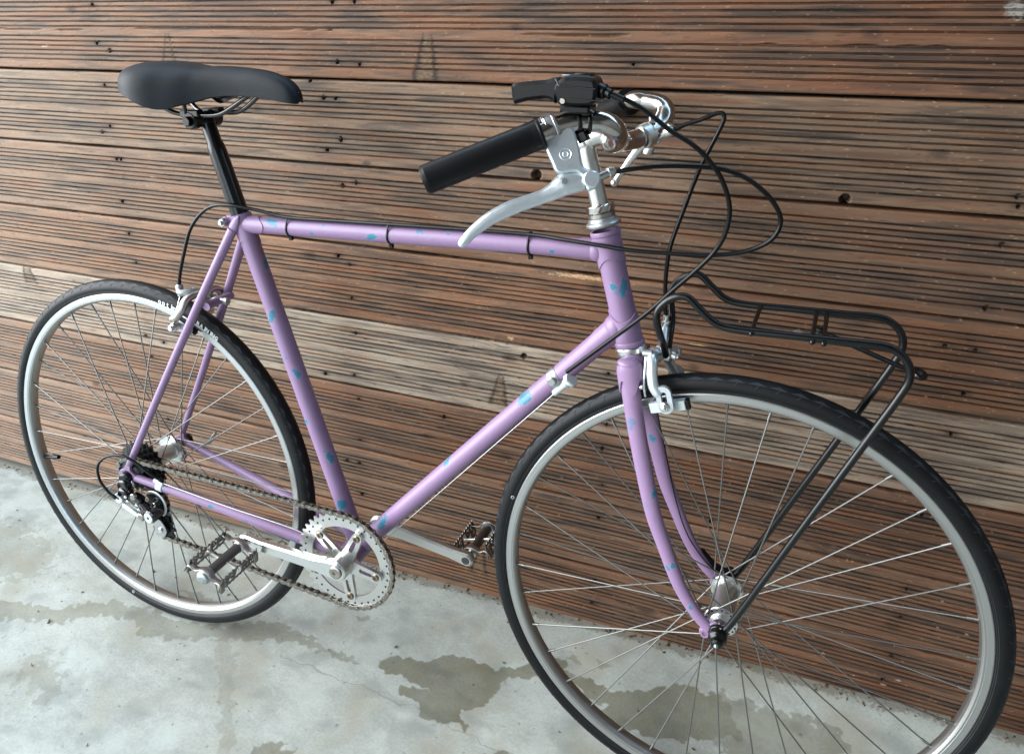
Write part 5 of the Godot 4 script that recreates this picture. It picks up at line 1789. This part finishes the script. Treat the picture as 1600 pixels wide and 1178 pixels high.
func build_drivetrain() -> void:
	var ring_w := 0.043
	var cen := Vector3(0.4285, -0.0665, 0)
	# drive-side crank
	var ck := part(bike, "crankset")
	var st := begin()
	var n := 42
	var pitch := 0.0127 / (2.0 * sin(PI / n))
	cog(st, n, 0.0022, Transform3D(Basis(), cen + Vector3(0, 0, ring_w)), 0.745)
	# the plate between the teeth and the drilled web
	add(ck, "chainring", st, mats["alloy"])
	st = begin()
	for k in 36:
		var a := TAU * k / 36
		var p := cen + Vector3(cos(a) * 0.0765, sin(a) * 0.0765, ring_w + 0.0010)
		rod(st, p, p + Vector3(0, 0, 0.0006), 0.0018, 10)
	add(ck, "drilled_hole", st, mats["black_satin"]).set_meta("kind", "stuff")
	var arm_dir := Vector2(0.2525 - 0.4285, -0.052 + 0.0665)
	var arm_ang := arm_dir.angle()
	for k in 5:
		st = begin()
		var a := arm_ang + PI / 5 + TAU * k / 5 + deg_to_rad(-4.0)
		var T := Transform3D(Basis(Vector3(0, 0, 1), a), cen + Vector3(0, 0, ring_w + 0.0045))
		var outer := v2([12, -13, 30, -10.5, 46, -10, 62, -8.5, 67.5, -5, 69, 0, 67.5, 5, 62, 8.5, 46, 10, 30, 10.5, 12, 13, 9, 0])
		var inner := v2([30, -3.5, 33, -3.6, 40, -3.6, 50, -3, 52, -1.5, 52.5, 0, 52, 1.5, 50, 3, 40, 3.6, 33, 3.6, 30, 3.5, 28.5, 0])
		ring_plate(st, outer, inner, 0.0058, T)
		add(ck, "spider_arm", st, mats["alloy"])
		st = begin()
		var bp := cen + Vector3(cos(a) * 0.0590, sin(a) * 0.0590, ring_w + 0.0074)
		lathe(st, [Vector2(0.0028, 0.0), Vector2(0.0028, 0.0022), Vector2(0.0052, 0.0022), Vector2(0.0060, 0.0012), Vector2(0.0060, 0.0)].map(func(p): return p), Transform3D(Basis(), bp), 20)
		rod(st, bp, bp + Vector3(0, 0, 0.0008), 0.003, 12)
		add(ck, "chainring_bolt", st, mats["brass"])
	st = begin()
	lathe(st, [Vector2(0.0, 0.0), Vector2(0.0215, 0.0), Vector2(0.0215, 0.006), Vector2(0.0180, 0.009), Vector2(0.0172, 0.030), Vector2(0.0160, 0.0325), Vector2(0.0, 0.0328)], Transform3D(Basis(), cen + Vector3(0, 0, ring_w - 0.004)), 36)
	add(ck, "spider_hub", st, mats["alloy"])
	st = begin()
	crank_shape(st, 0.1700, Transform3D(Basis(Vector3(0, 0, 1), arm_ang) * Basis(Vector3(0, 1, 0), -0.05), cen + Vector3(0, 0, 0.0665)))
	add(ck, "crank_arm", st, mats["alloy_bright"])
	st = begin()
	lathe(st, [Vector2(0.0040, 0.0), Vector2(0.0040, 0.0020), Vector2(0.0088, 0.0024), Vector2(0.0108, 0.0014), Vector2(0.0112, 0.0)], Transform3D(Basis(), cen + Vector3(0, 0, 0.0734)), 26)
	rod(st, cen + Vector3(0, 0, 0.073), cen + Vector3(0, 0, 0.0742), 0.0042, 6)
	add(ck, "crank_bolt", st, mats["steel"])
	# far crank
	var fc := part(bike, "left_crank")
	st = begin()
	var fdir := -arm_dir.normalized()
	var fang := Vector2(0.5895 - 0.4264, -0.0945 + 0.0672).angle()
	var fcen := BRACKET + Vector3(0, 0, -0.066)
	crank_shape(st, 0.1660, Transform3D(Basis(Vector3(0, 0, 1), fang) * Basis(Vector3(0, 1, 0), 0.02), fcen))
	rod(st, fcen + Vector3(0, 0, -0.008), fcen + Vector3(0, 0, 0.010), 0.016, 26)
	add(fc, "crank_arm", st, mats["alloy"])
	var fend := fcen + Vector3(cos(fang), sin(fang), 0) * 0.166 + Vector3(0, 0, -0.0035)
	st = begin()
	lathe(st, [Vector2(0.0030, 0), Vector2(0.0066, 0.0004), Vector2(0.0072, 0.0)].map(func(p): return p), Transform3D(Basis(), fend + Vector3(0, 0, 0.0072)), 20)
	rod(st, fend + Vector3(0, 0, 0.0062), fend + Vector3(0, 0, 0.0070), 0.0066, 16)
	add(fc, "pedal_thread", st, mats["dark_steel"])
	var nend := cen + Vector3(cos(arm_ang), sin(arm_ang), 0) * 0.170 + Vector3(0, 0, 0.075)
	build_pedal("near", nend, 1.0, -0.30)
	build_pedal("far", fend, -1.0, 0.30)
	build_chain(cen, pitch, ring_w)


func build_pedal(_which: String, at: Vector3, s: float, tilt: float) -> void:
	var p := part(bike, "pedal", Transform3D(Basis(Vector3(0, 0, 1), tilt), at))
	var st := begin()
	rod(st, Vector3(0, 0, 0.004 * s), Vector3(0, 0, 0.014 * s), 0.0068, 18)
	rod(st, Vector3(0, 0, 0.013 * s), Vector3(0, 0, 0.022 * s), 0.0098, 22)
	add(p, "pedal_axle", st, mats["alloy_bright"])
	st = begin()
	lathe(st, [Vector2(0, 0), Vector2(0.0088, 0.0), Vector2(0.0080, 0.004), Vector2(0.0080, 0.062), Vector2(0.0092, 0.066), Vector2(0.0092, 0.070), Vector2(0, 0.070)], along(Vector3(0, 0, 0.022 * s), Vector3(0, 0, s)), 24)
	add(p, "barrel", st, mats["pedal_steel"])
	st = begin()
	lathe(st, [Vector2(0, 0), Vector2(0.0112, 0.0), Vector2(0.0120, 0.002), Vector2(0.0118, 0.012), Vector2(0.0098, 0.016), Vector2(0.005, 0.0178), Vector2(0, 0.018)], along(Vector3(0, 0, 0.086 * s), Vector3(0, 0, s)), 28)
	add(p, "dust_cap", st, mats["alloy_dull"])
	# two serrated cage plates with cut-outs
	for q in [1.0, -1.0]:
		st = begin()
		var T := Transform3D(Basis(Vector3(0, 0, s), Vector3(0, 1, 0), Vector3(-s, 0, 0)), Vector3(0.031 * q, 0, 0.055 * s))
		# in the plate: x along the axle, y up
		for e in [1.0, -1.0]:
			var edge := []
			var base := []
			for k in 41:
				var x := -0.040 + 0.080 * k / 40
				edge.append(Vector2(x, e * (0.0145 + (0.0 if k % 4 < 2 else -0.0022))))
				base.append(Vector2(x, e * 0.0095))
			for k in 40:
				strip(st, T, edge[k], edge[k + 1], base[k], base[k + 1], 0.0017)
		for x in [-0.037, -0.0225, -0.008, 0.008, 0.0225, 0.037]:
			strip(st, T, Vector2(x - 0.003, 0.0100), Vector2(x + 0.003, 0.0100), Vector2(x - 0.003 + signf(x) * 0.003, -0.0100), Vector2(x + 0.003 + signf(x) * 0.003, -0.0100), 0.0016)
		for x in [-0.0150, 0.0150, -0.030, 0.030]:
			lathe(st, [Vector2(0.0028, -0.0008), Vector2(0.0050, -0.0008), Vector2(0.0050, 0.0008), Vector2(0.0028, 0.0008)], T * Transform3D(Basis(), Vector3(x, 0.0015, 0)), 14)
		add(p, "cage_plate", st, mats["pedal_steel"])
	# cross plates at both ends, bowed round the barrel
	for z in [0.0165, 0.094]:
		st = begin()
		tube(st, curve([Vector3(-0.036, -0.011, z * s), Vector3(-0.031, 0.004, z * s), Vector3(-0.018, 0.003, z * s), Vector3(-0.006, 0.0105, z * s), Vector3(0.006, 0.0105, z * s), Vector3(0.018, 0.003, z * s), Vector3(0.031, 0.004, z * s), Vector3(0.036, -0.011, z * s)], 4), 0.0055, 8, true, 0.2, 1.0, Vector3(0, 1, 0))
		add(p, "end_plate", st, mats["steel"])
	st = begin()
	rod(st, Vector3(-0.031, 0.0, 0.055 * s), Vector3(0.031, 0.0, 0.055 * s), 0.0024, 10)
	add(p, "cross_pin", st, mats["alloy"])


func strip(st: SurfaceTool, T: Transform3D, a: Vector2, b: Vector2, c: Vector2, d: Vector2, thick: float) -> void:
	var h := thick / 2
	smooth(st, false)
	var P := func(v: Vector2, z: float) -> Vector3: return T * Vector3(v.x, v.y, z)
	quad(st, P.call(a, h), P.call(b, h), P.call(d, h), P.call(c, h))
	quad(st, P.call(a, -h), P.call(c, -h), P.call(d, -h), P.call(b, -h))
	quad(st, P.call(a, -h), P.call(b, -h), P.call(b, h), P.call(a, h))
	quad(st, P.call(c, -h), P.call(c, h), P.call(d, h), P.call(d, -h))
	quad(st, P.call(a, -h), P.call(a, h), P.call(c, h), P.call(c, -h))
	quad(st, P.call(b, -h), P.call(d, -h), P.call(d, h), P.call(b, h))


const UPPER_PULLEY := Vector3(0.0565, -0.0430, 0.057)
const LOWER_PULLEY := Vector3(0.0640, -0.0915, 0.058)


# the point where the straight run leaves a circle: c0, r0 -> c1, r1, both turning the same way or opposite
func arc_pts(c: Vector2, r: float, a0: float, a1: float, w: float) -> Array:
	var out := []
	var n := maxi(3, int(absf(a1 - a0) / 0.12))
	for i in n + 1:
		var a := lerpf(a0, a1, float(i) / n)
		out.append(Vector3(c.x + cos(a) * r, c.y + sin(a) * r, w))
	return out


func build_chain(cen: Vector3, pitch: float, ring_w: float) -> void:
	var rc := 0.0127 / (2.0 * sin(PI / 14.0))
	var cog_w := 0.0555
	var path := []
	var C := Vector2(cen.x, cen.y)
	# along the top from the sprocket forward, round the chainring, back to the lower pulley
	var dv := C
	var base := dv.angle()
	var tilt := acos((rc - pitch) / dv.length())
	var a_top := base + tilt
	path.append_array(arc_pts(Vector2.ZERO, rc, PI * 0.98, a_top, cog_w))
	path.append_array(arc_pts(C, pitch, a_top, -PI * 0.485, ring_w))
	var lp := Vector2(LOWER_PULLEY.x, LOWER_PULLEY.y)
	path.append_array(arc_pts(lp, 0.0190, -PI * 0.49, -PI * 1.12, LOWER_PULLEY.z))
	var upp := Vector2(UPPER_PULLEY.x, UPPER_PULLEY.y)
	path.append_array(arc_pts(upp, 0.0190, -PI * 0.14, PI * 0.62, UPPER_PULLEY.z))
	path.append(Vector3(-rc, 0.0, cog_w))
	# resample at the pitch of the chain
	var total := 0.0
	for i in path.size() - 1:
		total += path[i].distance_to(path[i + 1])
	var count := int(total / 0.0127)
	if count % 2 == 1:
		count -= 1
	var step := total / count
	var pins := []
	var seg := 0
	var gone := 0.0
	for k in count:
		var want := k * step
		while seg < path.size() - 2 and gone + path[seg].distance_to(path[seg + 1]) < want:
			gone += path[seg].distance_to(path[seg + 1])
			seg += 1
		var d: float = path[seg].distance_to(path[seg + 1])
		pins.append(path[seg].lerp(path[seg + 1], clampf((want - gone) / maxf(d, 1e-6), 0, 1)))
	var holder := part(bike, "chain")
	var meshes := []
	for kind in 2:
		var st := begin()
		var outl := []
		var h := 0.00635
		for k in 9:
			var a := PI / 2 + PI * k / 8
			outl.append(Vector2(-h, 0) + Vector2(cos(a), sin(a)) * 0.0042)
		outl.append(Vector2(0, -0.0027))
		for k in 9:
			var a := -PI / 2 + PI * k / 8
			outl.append(Vector2(h, 0) + Vector2(cos(a), sin(a)) * 0.0042)
		outl.append(Vector2(0, 0.0027))
		var zz := 0.0034 if kind == 0 else 0.0023
		for s in [1.0, -1.0]:
			prism(st, outl, 0.0010, Transform3D(Basis(), Vector3(0, 0, zz * s)))
		for e in [h, -h]:
			if kind == 0:
				rod(st, Vector3(e, 0, -0.0043), Vector3(e, 0, 0.0043), 0.0018, 8)
			else:
				rod(st, Vector3(e, 0, -0.002), Vector3(e, 0, 0.002), 0.0037, 10)
		st.generate_normals()
		meshes.append(st.commit())
	for k in count:
		var a: Vector3 = pins[k]
		var b: Vector3 = pins[(k + 1) % count]
		var x := (b - a).normalized()
		var y := (Vector3(0, 0, 1).cross(x)).normalized()
		add_mesh(holder, "outer_link" if k % 2 == 0 else "inner_link", meshes[k % 2], mats["chain"], Transform3D(Basis(x, y, x.cross(y)), (a + b) / 2))


func build_derailleur() -> void:
	var d := part(bike, "rear_derailleur")
	var st := begin()
	# hanger knuckle
	rod(st, Vector3(0.004, -0.014, 0.062), Vector3(0.003, -0.013, 0.082), 0.0125, 24)
	block(st, Vector3(0.020, 0.016, 0.014), Transform3D(Basis(Vector3(0, 0, 1), -0.5), Vector3(0.006, -0.024, 0.080)), 0.003)
	add(d, "hanger_knuckle", st, mats["black_gloss"])
	st = begin()
	lathe_smooth(st, [Vector2(0.0120, 0.0), Vector2(0.0138, 0.001), Vector2(0.0138, 0.003), Vector2(0.0120, 0.004)], Transform3D(Basis(), Vector3(0.004, -0.013, 0.066)), 28)
	add(d, "washer", st, mats["alloy"])
	# parallelogram: two black knuckles joined by links
	var p0 := Vector3(-0.0050, -0.0345, 0.0835)
	var p1 := Vector3(0.0590, -0.0575, 0.0835)
	st = begin()
	rod(st, p0 + Vector3(0, 0, -0.016), p0 + Vector3(0, 0, 0.0), 0.0098, 22)
	rod(st, p1 + Vector3(0.003, 0.003, -0.028), p1, 0.0125, 24)
	tube(st, [p0 + Vector3(0.002, 0.004, -0.008), p0.lerp(p1, 0.35) + Vector3(0, 0.008, -0.010), p1 + Vector3(-0.006, 0.006, -0.008)], [0.0075, 0.0085, 0.0090], 14)
	block(st, Vector3(0.020, 0.012, 0.014), Transform3D(Basis(Vector3(0, 0, 1), -0.34), p0.lerp(p1, 0.5) + Vector3(0.003, 0.014, -0.010)), 0.003)
	block(st, Vector3(0.014, 0.018, 0.012), Transform3D(Basis(Vector3(0, 0, 1), 0.4), Vector3(0.012, -0.026, 0.076)), 0.003)
	add(d, "black_link", st, mats["black_gloss"])
	st = begin()
	var dir := (p1 - p0).normalized()
	block(st, Vector3(0.040, 0.0082, 0.006), Transform3D(Basis(Vector3(0, 0, 1), dir.angle_to(Vector3.RIGHT) * -1.0), p0.lerp(p1, 0.46) + Vector3(-0.004, -0.0075, -0.001)), 0.0012)
	add(d, "silver_link", st, mats["pale_plastic"])
	st = begin()
	block(st, Vector3(0.012, 0.011, 0.008), Transform3D(Basis(Vector3(0, 0, 1), -0.34), p0.lerp(p1, 0.80) + Vector3(-0.003, -0.006, 0.0)), 0.0015)
	add(d, "link_end", st, mats["steel"])
	st = begin()
	rod(st, Vector3(0.032, -0.022, 0.082), Vector3(0.032, -0.022, 0.088), 0.0062, 18)
	add(d, "cable_anchor", st, mats["steel"])
	for p in [p0, p1]:
		st = begin()
		lathe(st, [Vector2(0.0026, 0.0012), Vector2(0.0085, 0.0016), Vector2(0.0095, 0.0006), Vector2(0.0095, -0.001)].map(func(e): return e), Transform3D(Basis(), p + Vector3(0, 0, 0.0005)), 24)
		add(d, "bolt_disc", st, mats["pale_plastic"])
		st = begin()
		rod(st, p + Vector3(0, 0, -0.001), p + Vector3(0, 0, 0.0012), 0.0030, 6)
		add(d, "bolt_socket", st, mats["black_satin"])
	# small adjusting screws
	st = begin()
	for q in [Vector3(0.0165, -0.0235, 0.086), Vector3(0.0215, -0.0300, 0.087), Vector3(0.040, -0.034, 0.086), Vector3(0.045, -0.0405, 0.087)]:
		rod(st, q, q + Vector3(0.003, 0.001, 0.005), 0.0024, 10)
	add(d, "limit_screw", st, mats["alloy_bright"])
	# cage: silver arc plate outside, plates either side of the pulleys
	st = begin()
	var P := []
	for i in 15:
		var a := lerpf(2.1, -0.9, i / 14.0)
		P.append(Vector3(UPPER_PULLEY.x + cos(a) * 0.0235, UPPER_PULLEY.y + sin(a) * 0.0235, 0.0645))
	tube(st, P, 0.0030, 8, true, 0.35, 1.0, Vector3(0, 0, 1))
	prism(st, round2(v2([46, -68, 60, -70, 70, -78, 76, -92, 70, -104, 62, -108, 52, -104, 50, -90]), 3), 0.0018, Transform3D(Basis(), Vector3(0, 0, 0.0655)), 0.0004)
	prism(st, round2(v2([44, -30, 60, -24, 74, -34, 76, -60, 76, -92, 66, -107, 54, -102, 50, -70]), 3), 0.0016, Transform3D(Basis(), Vector3(0, 0, 0.0515)), 0.0004)
	add(d, "cage_plate", st, mats["alloy_dull"])
	for c in [UPPER_PULLEY, LOWER_PULLEY]:
		st = begin()
		var at := Transform3D(Basis(), c)
		cog(st, 11, 0.0024, at, 0.45)
		rod(st, c + Vector3(0, 0, -0.004), c + Vector3(0, 0, 0.004), 0.0105, 20)
		add(d, "pulley", st, mats["black_plastic"])
		st = begin()
		rod(st, c + Vector3(0, 0, 0.003), c + Vector3(0, 0, 0.0115), 0.0046, 14)
		add(d, "pulley_bolt", st, mats["alloy_bright"])


# ---------------------------------------------------------------- litter at the foot of the wall

func build_litter() -> void:
	var st := begin()
	smooth(st, false)
	for k in 420:
		var along_wall := k < 330
		var x := rng.randf_range(-0.9, 1.7)
		var z := 0.003 + absf(rng.randfn(0.0, 0.007)) if along_wall else rng.randf_range(0.05, 0.62)
		var s := rng.randf_range(0.0008, 0.0030) if along_wall else rng.randf_range(0.0010, 0.0030)
		var y := floor_height(x, z) + s * 0.3
		var b := Basis.from_euler(Vector3(rng.randf_range(-0.4, 0.4), rng.randf_range(0, TAU), rng.randf_range(-0.4, 0.4)))
		block(st, Vector3(s * rng.randf_range(1.0, 3.2), s * 0.5, s * rng.randf_range(0.6, 1.3)), Transform3D(b, Vector3(x, y, z)), s * 0.1)
	var m := mat("litter", Color(0.36, 0.29, 0.22), 0.9)
	var o := add(self, "debris", st, m)
	o.set_meta("kind", "stuff")
	tag(o, "crumbs of dirt and wood splinters along the foot of the wall", "debris")
